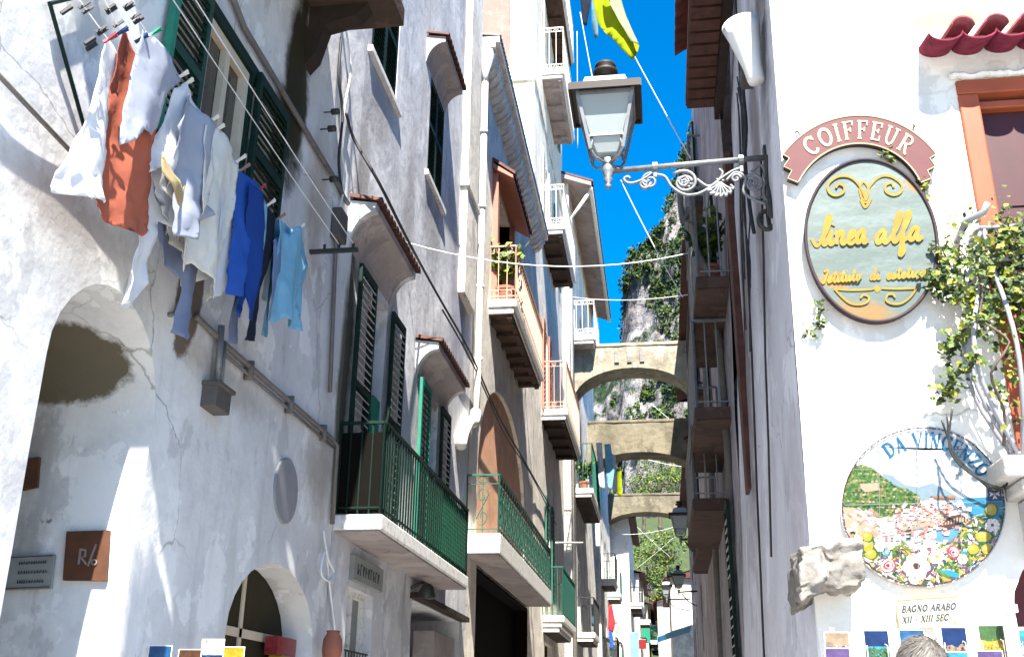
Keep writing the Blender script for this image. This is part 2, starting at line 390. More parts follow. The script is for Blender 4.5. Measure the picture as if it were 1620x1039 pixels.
for n_, c_ in dict(ceramic=(.80,.84,.86), c_sky=(.80,.92,.98), c_far=(.50,.62,.70), c_sea=(.14,.52,.74), c_sea2=(.30,.60,.82), c_g1=(.13,.33,.08), c_g2=(.30,.46,.10), c_g3=(.08,.17,.07),
                   c_tan=(.66,.48,.28), c_sand=(.80,.66,.50), c_pink=(.80,.52,.50), c_rose=(.78,.20,.24), c_red=(.62,.10,.09), c_cream=(.84,.76,.66), c_yel=(.84,.66,.08), c_yel2=(.86,.78,.34),
                   c_wht=(.86,.83,.82), c_brn=(.26,.13,.08), c_blue=(.04,.36,.62), c_navy=(.10,.22,.50), c_cyan=(.10,.58,.72), c_rim=(.30,.10,.08), c_grout=(.60,.70,.72), c_purp=(.34,.20,.30), c_orange=(.8,.36,.08)).items():
    simple(n_, tuple(x**1.45*.34 for x in c_) if n_ not in ("ceramic", "c_wht", "c_cream") else tuple(x*.5 for x in c_), .35, var=.14, sc_=40)
for n_, c_ in dict(p_blue=(.05,.22,.50), p_cyan=(.10,.50,.62), p_navy=(.02,.06,.22), p_sand=(.60,.46,.32), p_red=(.60,.07,.08), p_green=(.12,.25,.08), p_yel=(.80,.58,.06), p_white=(.8,.8,.78), p_violet=(.22,.14,.36), p_brown=(.18,.09,.05)).items():
    simple(n_, tuple(x**1.1*.45 for x in c_), .3, var=.6, sc_=28)
cloth("cloth_white", (.76, .77, .80)); cloth("cloth_warm", (.82, .80, .74)); cloth("cloth_grey", (.40, .43, .52)); cloth("cloth_rust", (.36, .105, .065), .15)
cloth("cloth_blue", (.03, .10, .40), .2); cloth("cloth_navy", (.015, .05, .22), .1); cloth("cloth_sky", (.27, .55, .72)); cloth("cloth_black", (.015, .018, .03), .05)
cloth("cloth_teal", (.12, .24, .30), .15); cloth("cloth_cream", (.50, .40, .22)); cloth("cloth_yellow", (.42, .50, .015), .45); cloth("cloth_paleyel", (.52, .60, .34), .45)
cloth("cloth_red", (.65, .04, .05), .2); cloth("cloth_bluegrey", (.24, .28, .40)); cloth("cloth_steel", (.22, .30, .50))
cloth("mesh_green", (.03, .42, .20), .4)
# frosted lantern glass
m, nt, b = mat("lamp_glass"); b.inputs["Base Color"].default_value = (.50, .55, .56, 1); b.inputs["Roughness"].default_value = .3
tr = N(nt, "ShaderNodeBsdfTranslucent"); tr.inputs[0].default_value = (.60, .66, .66, 1); mx = N(nt, "ShaderNodeMixShader"); mx.inputs[0].default_value = .5
nt.links.new(b.outputs[0], mx.inputs[1]); nt.links.new(tr.outputs[0], mx.inputs[2]); nt.links.new(mx.outputs[0], nt.nodes["Material Output"].inputs[0])
m, nt, b = mat("pane"); b.inputs["Base Color"].default_value = (.06, .05, .04, 1); b.inputs["Roughness"].default_value = .12
# weathered painted board of the oval sign
m, nt, b = mat("sign_board")
c_ = mixc(nt, noise_fac(nt, 2.2, 6, .6, vec=(1, 1, 5), lo=.35, hi=.65), (.048, .074, .064), (.068, .096, .084))
c_ = mixc(nt, noise_fac(nt, 1.6, 9, .75, vec=(1.6, 1, 5), lo=.50, hi=.66), c_, (.11, .145, .14), .7)
for cc, rr in (((.98, 4.8, 3.29), (.20, 1, .11)), ((1.13, 4.8, 3.19), (.30, 1, .10)), ((.91, 4.8, 3.52), (.07, 1, .04)), ((1.34, 4.8, 4.03), (.05, 1, .05))):
    c_ = mixc(nt, stain_fac(nt, cc, rr, .5, .7, 9), c_, (.17, .085, .006), .95)
c_ = mixc(nt, stain_fac(nt, (1.24, 4.8, 3.16), (.06, 1, .04), .3, .5, 9), c_, (.18, .21, .22), .8)
nt.links.new(c_, b.inputs["Base Color"]); b.inputs["Roughness"].default_value = .5; bump(nt, b, [(30, 6, .3, .004)])
# rock face and scrub
m, nt, b = mat("cliff_rock")
c_ = mixc(nt, noise_fac(nt, .12, 9, .7, vec=(1.6, 1, .5), lo=.42, hi=.60), (.40, .38, .38), (.06, .065, .085))  # dark bluish blotches paint the shadows of the crags into the rock
c_ = mixc(nt, noise_fac(nt, .35, 9, .7, vec=(1.5, 1, .4), lo=.52, hi=.62), c_, (.22, .16, .14), .5)
c_ = mixc(nt, noise_fac(nt, .06, 9, .75, lo=.53, hi=.59), c_, (.03, .055, .03))
nt.links.new(c_, b.inputs["Base Color"]); b.inputs["Roughness"].default_value = 1; b.inputs["Specular IOR Level"].default_value = 0
bump(nt, b, [(.35, 9, 1, 2.5), (1.2, 8, 1, 1.2)])
simple("paving", (.36, .35, .34), .8, var=.3, sc_=3, bs=.4)
simple("earth_green", (.045, .065, .022), 1, var=.4, sc_=1.5)

simple("green_shutter", (.006, .045, .03), .5, var=.3)
# ================================================================== ground
g = MB(); g.add([(-400, -300, 0), (400, -300, 0), (400, 700, 0), (-400, 700, 0)], [(0, 1, 2, 3)])
tag(g.build("ground", "earth_green"), kind="structure")
g = MB(); g.box(-2.7, .75, -40, 110, .004, .012); g.box(.75, 14, -40, YR, .004, .012)
tag(g.build("street", "paving"), kind="structure")

def shell(b, name, x0, x1, y0, y1, z1, m, front=True, open_side='X+'):
    """rear, side and top walls behind a facade"""
    k = MB(); s = .02
    xa, xb = x0, x1
    v = [(xa,y0,0),(xb,y0,0),(xb,y1,0),(xa,y1,0),(xa,y0,z1),(xb,y0,z1),(xb,y1,z1),(xa,y1,z1)]
    fs = [(4,5,6,7)]
    sides = {'Y-': (0,1,5,4), 'X+': (1,2,6,5), 'Y+': (2,3,7,6), 'X-': (3,0,4,7)}
    for q, f in sides.items():
        if q not in open_side: fs.append(f)
    k.add(v, fs); return k.build(name, m, b)

def shutter(o, a, nrm, w, z0, z1, m, mslat=None, parent=None, louvre=True, th=.035, pitch=.055, label=None, slats='h'):
    """louvred leaf: hinge-side base point o, unit width vector a, outward normal"""
    a = Vector(a).normalized(); n = Vector(nrm).normalized(); z = Vector((0, 0, 1)); o = Vector(o); k = MB(); st = .05
    def B(u0, u1, v0, v1, t=th): k.obox(o + a*((u0+u1)/2) + z*((v0+v1)/2), a*((u1-u0)/2), n*(t/2), z*((v1-v0)/2))
    H = z1 - z0; o = Vector((o.x, o.y, z0))
    B(0, st, 0, H); B(w-st, w, 0, H); B(st, w-st, 0, .08); B(st, w-st, H-.08, H); B(st, w-st, H*.5-.035, H*.5+.035)
    k.mat(1)
    for lo, hi in ((.08, H*.5-.035), (H*.5+.035, H-.08)):
        v = lo + pitch*.5
        while v < hi - pitch*.3:
            k.obox(o + a*(w/2) + z*v, a*(w/2-st), n*.018 - z*.018, (n + z)*.004); v += pitch
    return k.build("shutter", [m, mslat or m], parent, label=label)

def railing(b, pts, z0, z1, m, parent, style='bars', gap=.11, name="railing", r=.008, label=None):
    """iron railing along a polyline of (x, y)"""
    k = MB(); P = [Vector((p[0], p[1], 0)) for p in pts]
    for p, q in zip(P, P[1:]):
        l = (q-p).length; t = (q-p)/l
        for zz, w in ((z1, .04), (z0+.06, .022)) + (((z1-.13, .018),) if style != 'bars' else ()) + (((z0+.18, .016),) if style == 'rings' else ()):
            k.bar(p + Vector((0,0,zz)), q + Vector((0,0,zz)), w, w*.6)
        n = max(1, int(round(l/gap)))
        for i in range(n+1):
            c = p + t*(l*i/n); k.tube([c + Vector((0,0,z0)), c + Vector((0,0,z1))], r if i not in (0, n) else r*1.9, 6)
        if style == 'rings':
            nn = max(1, int(l/.16))
            for i in range(nn):
                c = p + t*(l*(i+.5)/nn)
                for zz in (z1-.065, z0+.12):
                    k.tube([c + Vector((0,0,zz)) + t*(.05*math.cos(w*math.pi/5)) + Vector((0,0,.05*math.sin(w*math.pi/5))) for w in range(10)], .008, 5, closed=True)
        if style == 'scroll':
            nn = max(1, int(l/.24))
            for i in range(nn):
                c = p + t*(l*(i+.5)/nn); s = 1 if i % 2 else -1; hh = z1-.13 - (z0+.06)
                S = []
                for j in range(40):
                    f = j/39; ang = -math.pi*2.2 + f*math.pi*4.4
                    if f < .5: rr = .02 + .07*f*2; cz = z0+.06+hh*.27
                    else: rr = .02 + .07*(1-f)*2; cz = z0+.06+hh*.73
                    sg = s if f < .5 else -s
                    S.append(c + t*(math.cos(ang)*rr*sg) + Vector((0,0,cz + math.sin(ang)*rr*1.5)))
                k.tube(S, .008, 5)
                for zz in (z1-.065,):
                    k.tube([c + Vector((0,0,zz)) + t*(.075*math.cos(w*math.pi/6)) + Vector((0,0,.05*math.sin(w*math.pi/6))) for w in range(12)], .007, 5, closed=True)
    return k.build(name, m, parent, smooth=False, label=label)

def balcony(bld, y0, y1, xo, zs, th, zr, mrail, style='bars', mslab='slab_white', msoff='soffit_brown', xw=XL, gap=.11, coffers=0, steps=0, side=1, label=None, mside=None):
    """balcony part of a building: slab with soffit, railing on three sides"""
    k = MB(); x0, x1 = sorted((xw - .03*side, xo))
    k.box(x0, x1, y0, y1, zs-th, zs)
    for i in range(steps):
        d = .06*(i+1)
        if side > 0: k.box(x0, x1-d, y0+d*.6, y1-d*.6, zs-th-.11*(i+1), zs-th-.11*i-.003)
        else: k.box(x0+d, x1, y0+d*.6, y1-d*.6, zs-th-.11*(i+1), zs-th-.11*i-.003)
    s = k.build("balcony", mslab, bld, bevel=.012, label=label)
    zb = zs-th-.11*steps
    k = MB(); d = .06*steps + .02
    xa, xb = (x0, x1-d) if side > 0 else (x0+d, x1)
    k.box(xa, xb, y0+d, y1-d, zb-.02, zb-.003)
    if coffers:
        n = coffers
        for i in range(n):
            yy = y0+d + (y1-y0-2*d)*(i+.5)/n; k.box(xa, xb-.02, yy-.07, yy+.07, zb-.10, zb-.023)
        k.box(xb-.1, xb-.01, y0+d+.01, y1-d-.01, zb-.075, zb-.0235)
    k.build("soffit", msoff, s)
    e = .03*side
    if mside: 
        railing(bld, [(xw, y0+.03), (xo-e, y0+.03)], zs, zr, mrail, s, style, gap); railing(bld, [(xo-e, y0+.03), (xo-e, y1-.03), (xw, y1-.03)], zs, zr, mside, s, style, gap)
    else: railing(bld, [(xw, y0+.03), (xo-e, y0+.03), (xo-e, y1-.03), (xw, y1-.03)], zs, zr, mrail, s, style, gap)
    return s

def tiles_row(k, y0, y1, x0, x1, z0, z1, pitch=.13, r=.06):
    """short canal tiles whose length runs from (x0,z0) at the wall to (x1,z1)"""
    n = max(1, int((y1-y0)/pitch)); p = (y1-y0)/n
    for i in range(n):
        c = y0 + p*(i+.5); vs = []
        for (x, z) in ((x0, z0), (x1, z1)):
            for rr in (p*.55, p*.55-.018):
                for j in range(7):
                    w = math.pi*j/6; vs.append((x, c + rr*math.cos(w), z + rr*math.sin(w)*.9))
        fs = []
        for j in range(6):
            fs += [(j, j+1, 14+j+1, 14+j), (7+j, 14+7+j, 14+7+j+1, 7+j+1), (j, 7+j, 7+j+1, j+1), (14+j, 14+j+1, 21+j+1, 21+j)]
        fs += [(0, 14, 21, 7), (6, 13, 27, 20)]
        k.add(vs, fs)

def hood(bld, y0, y1, z, p=.27, drop=.5, m='soffit_grey', mt='tile_brown', cheek='plaster_cool'):
    """plastered cove canopy over an opening with a row of tiles along its edge"""
    k = MB(); prof = [(-.02, z), (p, z-.04), (p, z-.12)]
    for j in range(1, 9):
        w = math.pi/2*j/8; prof.append((p*(1-math.sin(w)) - .02*(j == 8), z-.12-(drop-.12)*(1-math.cos(w))))
    n = len(prof)
    def ring(y, k2=1): return [(XL + a*k2, y, b) for a, b in prof]
    k.mat(0).add(ring(y0+.09) + ring(y1-.09), [(i, (i+1) % n, n+(i+1) % n, n+i) for i in range(n-1)])
    k.mat(1)
    for a, b in ((y0, y0+.09), (y1-.09, y1)): k.prism([(XL + u, a, v-.0) for u, v in prof], (0, b-a, 0))
    o = k.build("window_hood", [m, cheek], bld)
    k = MB(); tiles_row(k, y0-.03, y1+.03, XL, XL+p+.05, z+.02, z-.04, .115)
    k.build("tiles", mt, o); return o

def opening(bld, name, y0, y1, z0, z1, depth, mframe, mpane, xw=XL, side=1, fw=.06, leaf=None, sill=None, bars=0):
    """window or door in a street facade: frame, pane, glazing bars (frame sits inside the reveal)"""
    k = MB(); xf = xw - side*(depth-.05)
    def B(a, b, c, d, t=.05): k.box(xf-t/2, xf+t/2, a, b, c, d)
    B(y0, y0+fw, z0, z1); B(y1-fw, y1, z0, z1); B(y0+fw, y1-fw, z1-fw, z1); B(y0+fw, y1-fw, z0, z0+fw)
    c = (y0+y1)/2; B(c-fw*.5, c+fw*.5, z0+fw, z1-fw, .045)
    for i in range(bars):
        zz = z0 + (z1-z0)*(i+1)/(bars+1); B(y0+fw, c-fw*.5, zz-.015, zz+.015, .04); B(c+fw*.5, y1-fw, zz-.015, zz+.015, .04)
    f = k.build(name, mframe, bld)
    k = MB(); k.box(xf-side*.032-.006, xf-side*.032+.006, y0+.01, y1-.01, z0+.01, z1-.01); k.build("pane", mpane, f)
    if sill:
        k = MB(); k.box(*sorted((xw-side*.04, xw+side*sill)), y0-.08, y1+.08, z0-.07, z0-.005); k.build("sill", "slab_white", f, bevel=.01)
    return f

# ================================================================== nearest house on the left (A)
A = T("townhouse", "weathered grey plaster house on the left above the laundry, with the arched passage", "house", (XL, 4, 0))
winA = rect(5.0, 5.68, 4.5, 5.65)
archA = archpoly(4.03, 5.05, 0, 3.02, 3.54)
doorA = archpoly(6.34, 8.02, 0, 2.0, 2.52)
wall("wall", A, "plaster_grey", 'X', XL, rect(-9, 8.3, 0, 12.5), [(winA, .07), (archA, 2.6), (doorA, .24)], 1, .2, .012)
shell(A, "rear_walls", -9, XL-.31, -9, 8.3, 12.5, "plaster_grey", open_side=('X+',))
k = MB(); k.box(-2.96, -2.945, 6.3, 8.06, 0, 2.6); dA = k.build("door", "door_brown", A)
k = MB(); k.box(-2.943, -2.93, 7.12, 7.17, 0, 2.46); k.box(-2.943, -2.93, 6.36, 7.98, 2.02, 2.08); k.build("mullion", "frame_cream", dA)
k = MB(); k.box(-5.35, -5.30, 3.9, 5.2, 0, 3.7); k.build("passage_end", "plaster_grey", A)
f = opening(A, "window", 5.0, 5.68, 4.5, 5.65, .05, "frame_cream", "pane", fw=.065)
k = MB(); k.box(XL, XL+.05, 5.0, 6.32, 5.655, 5.74); k.box(XL, XL+.05, 5.685, 5.70+.02, 4.5, 5.654); k.build("outer_frame", "green_dark", f)
shutter((XL+.05, 4.53, 0), (0, 1, 0), (1, 0, 0), .45, 4.5, 5.72, "green_shutter", "green_dark", f)
k = MB(); k.box(XL+.03, XL+.075, 4.525, 4.575, 4.5, 5.72); k.build("hinge_stile", "green_bright", f)
shutter((XL+.075, 5.73, 0), (0, 1, 0), (1, 0, 0), .58, 4.5, 5.70, "green_dark", "green_dark", f)
k = MB(); k.box(XL-.02, XL+.06, 4.95, 5.73, 4.43, 4.495); k.build("sill", "slab_white", f)
k = MB(); k.box(XL-.03, -1.98, 2.9, 4.05, 7.02, 7.2); k.box(XL-.03, -1.98, 4.30, 7.05, 7.02, 7.2); bA = k.build("balcony", "soffit_brown", A, bevel=.01)  # far end real; unseen near run and gap added to shape wall shade
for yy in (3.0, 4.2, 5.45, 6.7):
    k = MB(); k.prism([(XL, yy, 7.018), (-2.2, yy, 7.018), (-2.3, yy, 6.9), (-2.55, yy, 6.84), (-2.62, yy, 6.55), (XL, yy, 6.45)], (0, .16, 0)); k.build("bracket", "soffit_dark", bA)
k = MB(); k.box(-2.34, -1.5, 2.08, 2.44, 7.0, 7.25); k.box(-2.34, -1.5, 2.51, 2.895, 7.0, 7.25); k.box(-1.975, -1.5, 2.896, 4.05, 7.0, 7.25); k.box(-1.975, -1.5, 4.30, 5.2, 7.0, 7.25); k.build("shade_box", "soffit_brown", bA)  # unseen boxes added to cast wall shade, gaps for slivers of sun
railing(A, [(XL, 2.95), (-2.02, 2.95), (-2.02, 7.0), (XL, 7.0)], 7.2, 8.15, "iron_dark", bA)
# pipes along the wall of A (fixed to it)
k = MB(); k.tube([(XL+.035, 3.0, 4.02), (XL+.035, 3.5, 3.99), (XL+.03, 4.0, 3.97), (XL+.035, 4.35, 3.95)], .012, 6)
k.build("conduit", "pipe_grey", A, smooth=True)
k = MB()
k.tube([(XL+.03, 5.35, 3.72), (XL+.03, 5.75, 3.70), (XL+.03, 8.0, 3.68), (XL+.03, 8.2, 3.66), (XL+.03, 8.22, 3.0)], .02, 8); k.tube([(XL+.03, 5.7, 3.64), (XL+.03, 8.1, 3.62)], .012, 6)
for yy in (6.2, 7.0, 7.8): k.box(XL, XL+.06, yy-.012, yy+.012, 3.6, 3.73)
k.build("conduit", "pipe_grey", A, smooth=True)
k = MB(); k.tube([(XL+.03, 5.2, 6.0), (XL+.03, 5.5, 5.90), (XL+.03, 7.7, 5.88), (XL+.03, 7.85, 5.85), (XL+.03, 8.0, 5.86)], .022, 8); k.build("conduit", "pipe_grey", A, smooth=True)
def jb(px, py): p = onY(px, py, 5.02); return (p.x, 5.02, p.z)
k = MB(); k.tube(spline([jb(70, 545), jb(120, 540), jb(185, 533), jb(215, 515), jb(232, 490), (XL+.02, 5.07, 3.62), (XL+.03, 5.13, 3.72), (XL+.03, 5.25, 3.73)], 5), .014, 7); k.build("conduit", "pipe_grey", A, smooth=True)
k = MB(); k.tube([(XL+.05, 5.66, 3.78), (XL+.05, 5.70, 3.38)], .022, 8); k.tube([(XL+.05, 5.74, 3.70), (XL+.05, 5.76, 3.38)], .013, 8); k.build("conduit", "iron_grey", A, smooth=True)
k = MB(); k.box(XL-.01, XL+.10, 5.60, 5.82, 3.24, 3.39); k.box(XL-.01, XL+.12, 5.585, 5.835, 3.37, 3.40); k.build("junction_box", "box_grey", A, bevel=.008)
for (py, pz) in ((7.2, 6.15), (7.35, 5.75), (7.25, 6.35)):
    k = MB(); k.lathe([(.006, 0), (.006, .07), (.028, .07), (.028, .13), (.018, .14)], (XL, py, pz), (1, 0, 0), 10); k.build("insulator", "iron_dark", A, smooth=True)
# rear of the drying rack: iron brackets fixed to the wall
k = MB()
for (a, b) in (((78, 3), (165, 315)), ((78, 6), (128, -6))):
    p, q = onX(*a, XL+.03), onX(*b, XL+.03); k.tube([p, q], .010, 6)
k.build("drying_rack_rod", "green_dark", A)
k = MB(); y_, z_ = L(478, 423); k.box(XL-.01, XL+.40, 7.20, 7.235, 5.00, 5.03)
for xx in (.12, .24, .36): k.tube([(XL+xx, 7.217, 5.03), (XL+xx, 7.217, 5.075)], .012, 6)
k.build("drying_rack_arm", "iron_dark", A)
k = MB(); k.box(XL-.01, XL+.40, 3.75, 3.785, 5.03, 5.06)
for xx in (.12, .24, .36): k.tube([(XL+xx, 3.767, 5.06), (XL+xx, 3.767, 5.10)], .012, 6)
k.build("drying_rack_arm", "green_dark", A)

# ================================================================== second house on the left (B)
B = T("townhouse", "pale plaster house with green louvred shutters and the long dark green balcony", "house", (XL, 11, 0))
d1 = rect(8.95, 9.62, 3.1, 5.45); d2 = rect(11.55, 12.2, 3.1, 5.2); sw = rect(8.88, 9.74, 0, 2.58); dk = rect(11.3, 14.1, 0, 2.72)
w3 = rect(8.45, 9.45, 7.85, 9.3); w4 = rect(11.05, 11.95, 7.9, 9.45)
wall("wall", B, "plaster_cool", 'X', XL, rect(8.303, 14.5, 0, 14.5), [(d1, .25), (d2, .25), (sw, .2), (dk, 1.6), (w3, .15), (w4, .15)], 1, .26, .016)
shell(B, "rear_walls", -9, XL-.31, 8.303, 14.5, 14.5, "plaster_cool", open_side=('X+',))
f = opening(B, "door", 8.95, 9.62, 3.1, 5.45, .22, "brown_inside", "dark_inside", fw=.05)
shutter((XL+.06, 8.42, 0), (0, 1, 0.0), (1, 0, 0), .54, 3.15, 5.46, "green_dark", "louvre_pale", f, pitch=.075)
shutter((XL+.06, 9.63, 0), (0, 1, 0.0), (1, 0, 0), .52, 3.15, 5.46, "green_dark", "louvre_pale", f, pitch=.075)
k = MB(); k.box(XL-.05, XL+.0, 9.3, 9.55, 3.15, 4.45); k.build("inner_leaf", "green_bright", f)
f = opening(B, "door", 11.55, 12.2, 3.1, 5.2, .22, "brown_inside", "dark_inside", fw=.05)
shutter((XL+.06, 11.03, 0), (0, 1, 0), (1, 0, 0), .50, 3.15, 5.2, "green_bright", "green_dark", f, pitch=.075)
shutter((XL+.06, 12.22, 0), (0, 1, 0), (1, 0, 0), .52, 3.15, 5.2, "green_dark", "louvre_pale", f, pitch=.075)
k = MB(); k.box(XL-.05, XL+.0, 11.95, 12.15, 3.15, 4.3); k.build("inner_leaf", "orange_wood", f)
for (y0, y1, z0, z1) in ((8.45, 9.45, 7.85, 9.3), (11.05, 11.95, 7.9, 9.45)):
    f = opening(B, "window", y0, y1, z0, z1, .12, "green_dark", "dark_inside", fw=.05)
    h = (y1-y0)/2
    shutter((XL-.02, y0+.01, 0), (0, 1, 0), (1, 0, 0), h-.015, z0+.01, z1-.01, "green_dark", "green_dark", f, pitch=.06)
    shutter((XL-.02, y0+h, 0), (0, 1, 0), (1, 0, 0), h-.015, z0+.01, z1-.01, "green_dark", "green_dark", f, pitch=.06)
    k = MB(); k.box(XL-.03, XL+.05, y0-.12, y1+.12, z0-.09, z0-.01); k.build("sill", "slab_white", f, bevel=.01)
hood(B, 8.15, 9.75, 5.98, .25, .52)
hood(B, 10.92, 12.65, 5.62, .27, .50)
hood(B, 10.75, 11.95, 9.75, .24, .45, cheek='soffit_grey')
bl = balcony(B, 8.33, 12.4, -2.28, 3.10, .13, 3.90, "green_dark", 'bars', 'slab_white', 'soffit_grey', gap=.10, label=None)
k = MB(); n = 60
P0, P1 = 10.2, 12.34
k.add([(-2.30, P0, 3.13), (-2.30, P1, 3.13), (-2.30, P1, 3.84), (-2.30, P0, 3.84)], [(0, 1, 2, 3)]); k.prism([(-2.315, P0, 3.13), (-2.315, P1, 3.13), (-2.315, P1, 3.84), (-2.315, P0, 3.84)], (.004, 0, 0))
k2 = MB()
for i in range(int((P1-P0)/.035)): k2.box(-2.322, -2.318, P0+i*.035, P0+i*.035+.017, 3.13, 3.84)
for i in range(int(.7/.05)): k2.box(-2.3175, -2.3145, P0, P1, 3.14+i*.05, 3.14+i*.05+.02)
k2.build("mesh_screen", "mesh_green", bl)
k = MB()
for i in range(24):
    yy = 8.5+i*.1; k.box(-2.305, -2.298, yy, yy+.03, 3.12, 3.86)
k.build("slats", "green_dark", bl)
k = MB(); k.box(-2.69, -2.30, 8.385, 8.40, 3.12, 3.82); k.build("end_dark_sheet", "dark_inside", bl)  # near-black sheet standing in for the dark behind the end rails
f = opening(B, "shop_window", 8.88, 9.74, .3, 2.58, .16, "slab_white", "slate_pale", fw=.05, bars=2)
k = MB()
for i in range(9): k.tube([(XL-.03, 8.95+i*.09, 1.2), (XL-.03, 8.95+i*.09, 2.05)], .007, 5)
for zz in (1.3, 1.7, 2.05): k.bar((XL-.03, 8.9, zz), (XL-.03, 9.72, zz), .015)
k.build("window_grille", "iron_dark", f)
k = MB(); k.box(-4.25, -4.2, 11.2, 14.2, 0, 2.8); k.build("doorway_back", "plaster_dirty", B)
k = MB(); k.box(-2.98, -2.72, 12.6, 13.9, 0, 2.5); k.build("shop_fitting", "soffit_grey", B, bevel=.01)
k = MB(); k.box(XL-.03, XL+.12, 11.2, 14.2, 2.73, 2.79); k.build("lintel", "soffit_dark", B)
# facade pilaster, down pipe and cornice between B and C
k = MB(); k.box(XL-.05, XL+.10, 13.25, 14.15, 7.2, 14.4); k.box(XL-.05, XL+.13, 13.2, 14.2, 8.9, 9.0); k.build("pilaster", "plaster_cream", B, bevel=.01)
k = MB(); xx = XL+.09
k.lathe([(.055, 0), (.06, .18), (.15, .5), (.15, .62), (.13, .64)], (xx, 14.55, 11.6), (0, 0, 1), 14)
k.tube([(xx, 14.55, 11.65), (xx, 14.55, 9), (xx, 14.5, 6.3), (xx+.01, 14.42, 5.6)], .055, 10)
for zz in (10.6, 9.2, 7.8, 6.6): k.lathe([(.065, 0), (.065, .06)], (xx, 14.54, zz), (0, 0, 1), 12)
k.tube(spline([(xx, 14.42, 5.75), (xx+.02, 14.2, 5.55), (xx, 13.9, 5.45), (xx-.02, 13.6, 5.2), (xx-.02, 13.45, 5.0)], 4), .085, 10)
k.build("downpipe", "pipe_pale", B, smooth=True)

# ================================================================== peach niche house (C)
C = T("townhouse", "cream house with the tall peach plaster niche and scalloped roof cornice", "house", (XL, 18, 0))
nc = archpoly(15.25, 20.9, 4.0, 5.3, 7.0, 22); sh = rect(15.3, 21.7, 0, 3.66); d3 = rect(16.3, 18.2, 8.2, 10.7); s2 = rect(20.9, 21.9, 0, 3.3)
wall("wall", C, "plaster_cream", 'X', XL, rect(14.503, 22.3, 0, 12.35), [(nc, .07), (sh, .3), (d3, .3)], 1, .35, .016)
shell(C, "rear_walls", -9, XL-.31, 14.503, 22.3, 12.35, "plaster_cream", open_side=('X+',))
k = MB(); k.box(XL-.11, XL-.075, 15.1, 21, 3.9, 7.1); k.build("niche_back", "plaster_peach", C)
k = MB(); k.box(XL-.29, XL-.03, 21.6, 21.685, 0, 3.64); k.box(XL-.29, XL-.03, 15.32, 21.59, 3.60, 3.645); k.box(XL-.36, XL-.31, 15.2, 21.8, 0, 3.7); k.build("shop_back", "dark_inside", C)  # near-black linings put the shade of the shop depth into the colour
f = opening(C, "balcony_door", 16.3, 18.2, 8.2, 10.7, .28, "orange_wood", "maroon", fw=.1, bars=2)
k = MB(); k.box(XL-.26, XL+.10, 16.12, 16.30, 8.2, 10.75); k.build("jamb", "salmon_wood", f)
k = MB(); k.box(XL-.26, XL+.10, 18.2, 18.32, 8.2, 10.7); k.build("jamb", "salmon_wood", f)
k = MB(); k.prism([(XL, 16.0, 10.9), (XL+.38, 16.0, 10.62), (XL+.38, 16.0, 10.56), (XL, 16.0, 10.80)], (0, 2.5, 0)); aw = k.build("awning", "salmon_wood", f)
k = MB(); tiles_row(k, 16.0, 18.5, XL, XL+.42, 10.95, 10.63, .2); k.build("tiles", "tile_brown", aw)
b3 = balcony(C, 15.95, 20.15, -2.22, 8.2, .14, 9.2, "cream_rail", 'rings', 'slab_white', 'soffit_brown', gap=.16, coffers=7, steps=1)
k = MB(); k.box(-2.262, -2.256, 16.05, 20.05, 8.32, 8.98); k.build("lit_rail_sheet", "white_iron", b3)  # white sheet standing in for the sunlit ironwork of the rail
b2 = balcony(C, 14.35, 21.4, -2.2, 3.96, .28, 4.80, "green_rail", 'scroll', 'slab_white', 'soffit_grey', gap=.24, mside="green_shutter")
k = MB(); k.box(XL-.02, XL+.34, 14.45, 22.3, 12.34, 12.46); k.box(XL-.02, XL+.27, 14.45, 22.3, 12.25, 12.338)
for i in range(30):
    yy = 14.62 + i*.256
    k.prism([(XL, yy, 12.245), (XL+.26, yy, 12.245), (XL+.24, yy, 12.13), (XL+.14, yy, 12.02), (XL, yy, 11.95)], (0, .15, 0))
cn = k.build("cornice", "plaster_cream", C)
k = MB(); tiles_row(k, 14.45, 22.3, XL-.3, XL+.36, 12.56, 12.475, .12); k.build("tiles", "soffit_grey", cn)

# ================================================================== tall pink house (D)
D = T("townhouse", "tall pink and cream house rising behind the cornice, white railed balconies above the street", "house", (XL, 26, 0))
dw = [rect(24.3, 25.3, 13.55, 15.9), rect(24.5, 25.5, 18.45, 20.9), rect(24.4, 25.3, 8.6, 11.0), rect(27.4, 28.3, 13.7, 15.8), rect(27.4, 28.3, 18.6, 20.8), rect(24.6, 26.4, 0, 3.2), rect(25.0, 25.9, 4.2, 6.6)]
wall("wall", D, "plaster_cream", 'X', XL, rect(22.3, 30, 0, 25), [(h, .25) for h in dw], 1, .5, .02)
wall("end_wall", D, "plaster_pink", 'Y', 22.3, rect(-9, XL, 17.3, 25), [], -1, .5, .015)
wall("end_wall", D, "plaster_cream", 'Y', 22.3, rect(-9, XL, 12.4, 17.3), [], -1, .5, .015)
shell(D, "rear_walls", -9, XL-.31, 22.32, 30, 25, "plaster_pink", open_side=('X+', 'Y-'))
k = MB(); k.box(-9, XL+.035, 22.24, 22.3, 16.95, 17.4); k.box(-3.35, XL+.03, 22.25, 22.3, 17.403, 25); k.box(XL, XL+.035, 22.3, 30, 16.95, 17.4); k.box(XL, XL+.03, 22.301, 22.8, 17.403, 25)
k.build("string_course", "plaster_cream", D, bevel=.01)
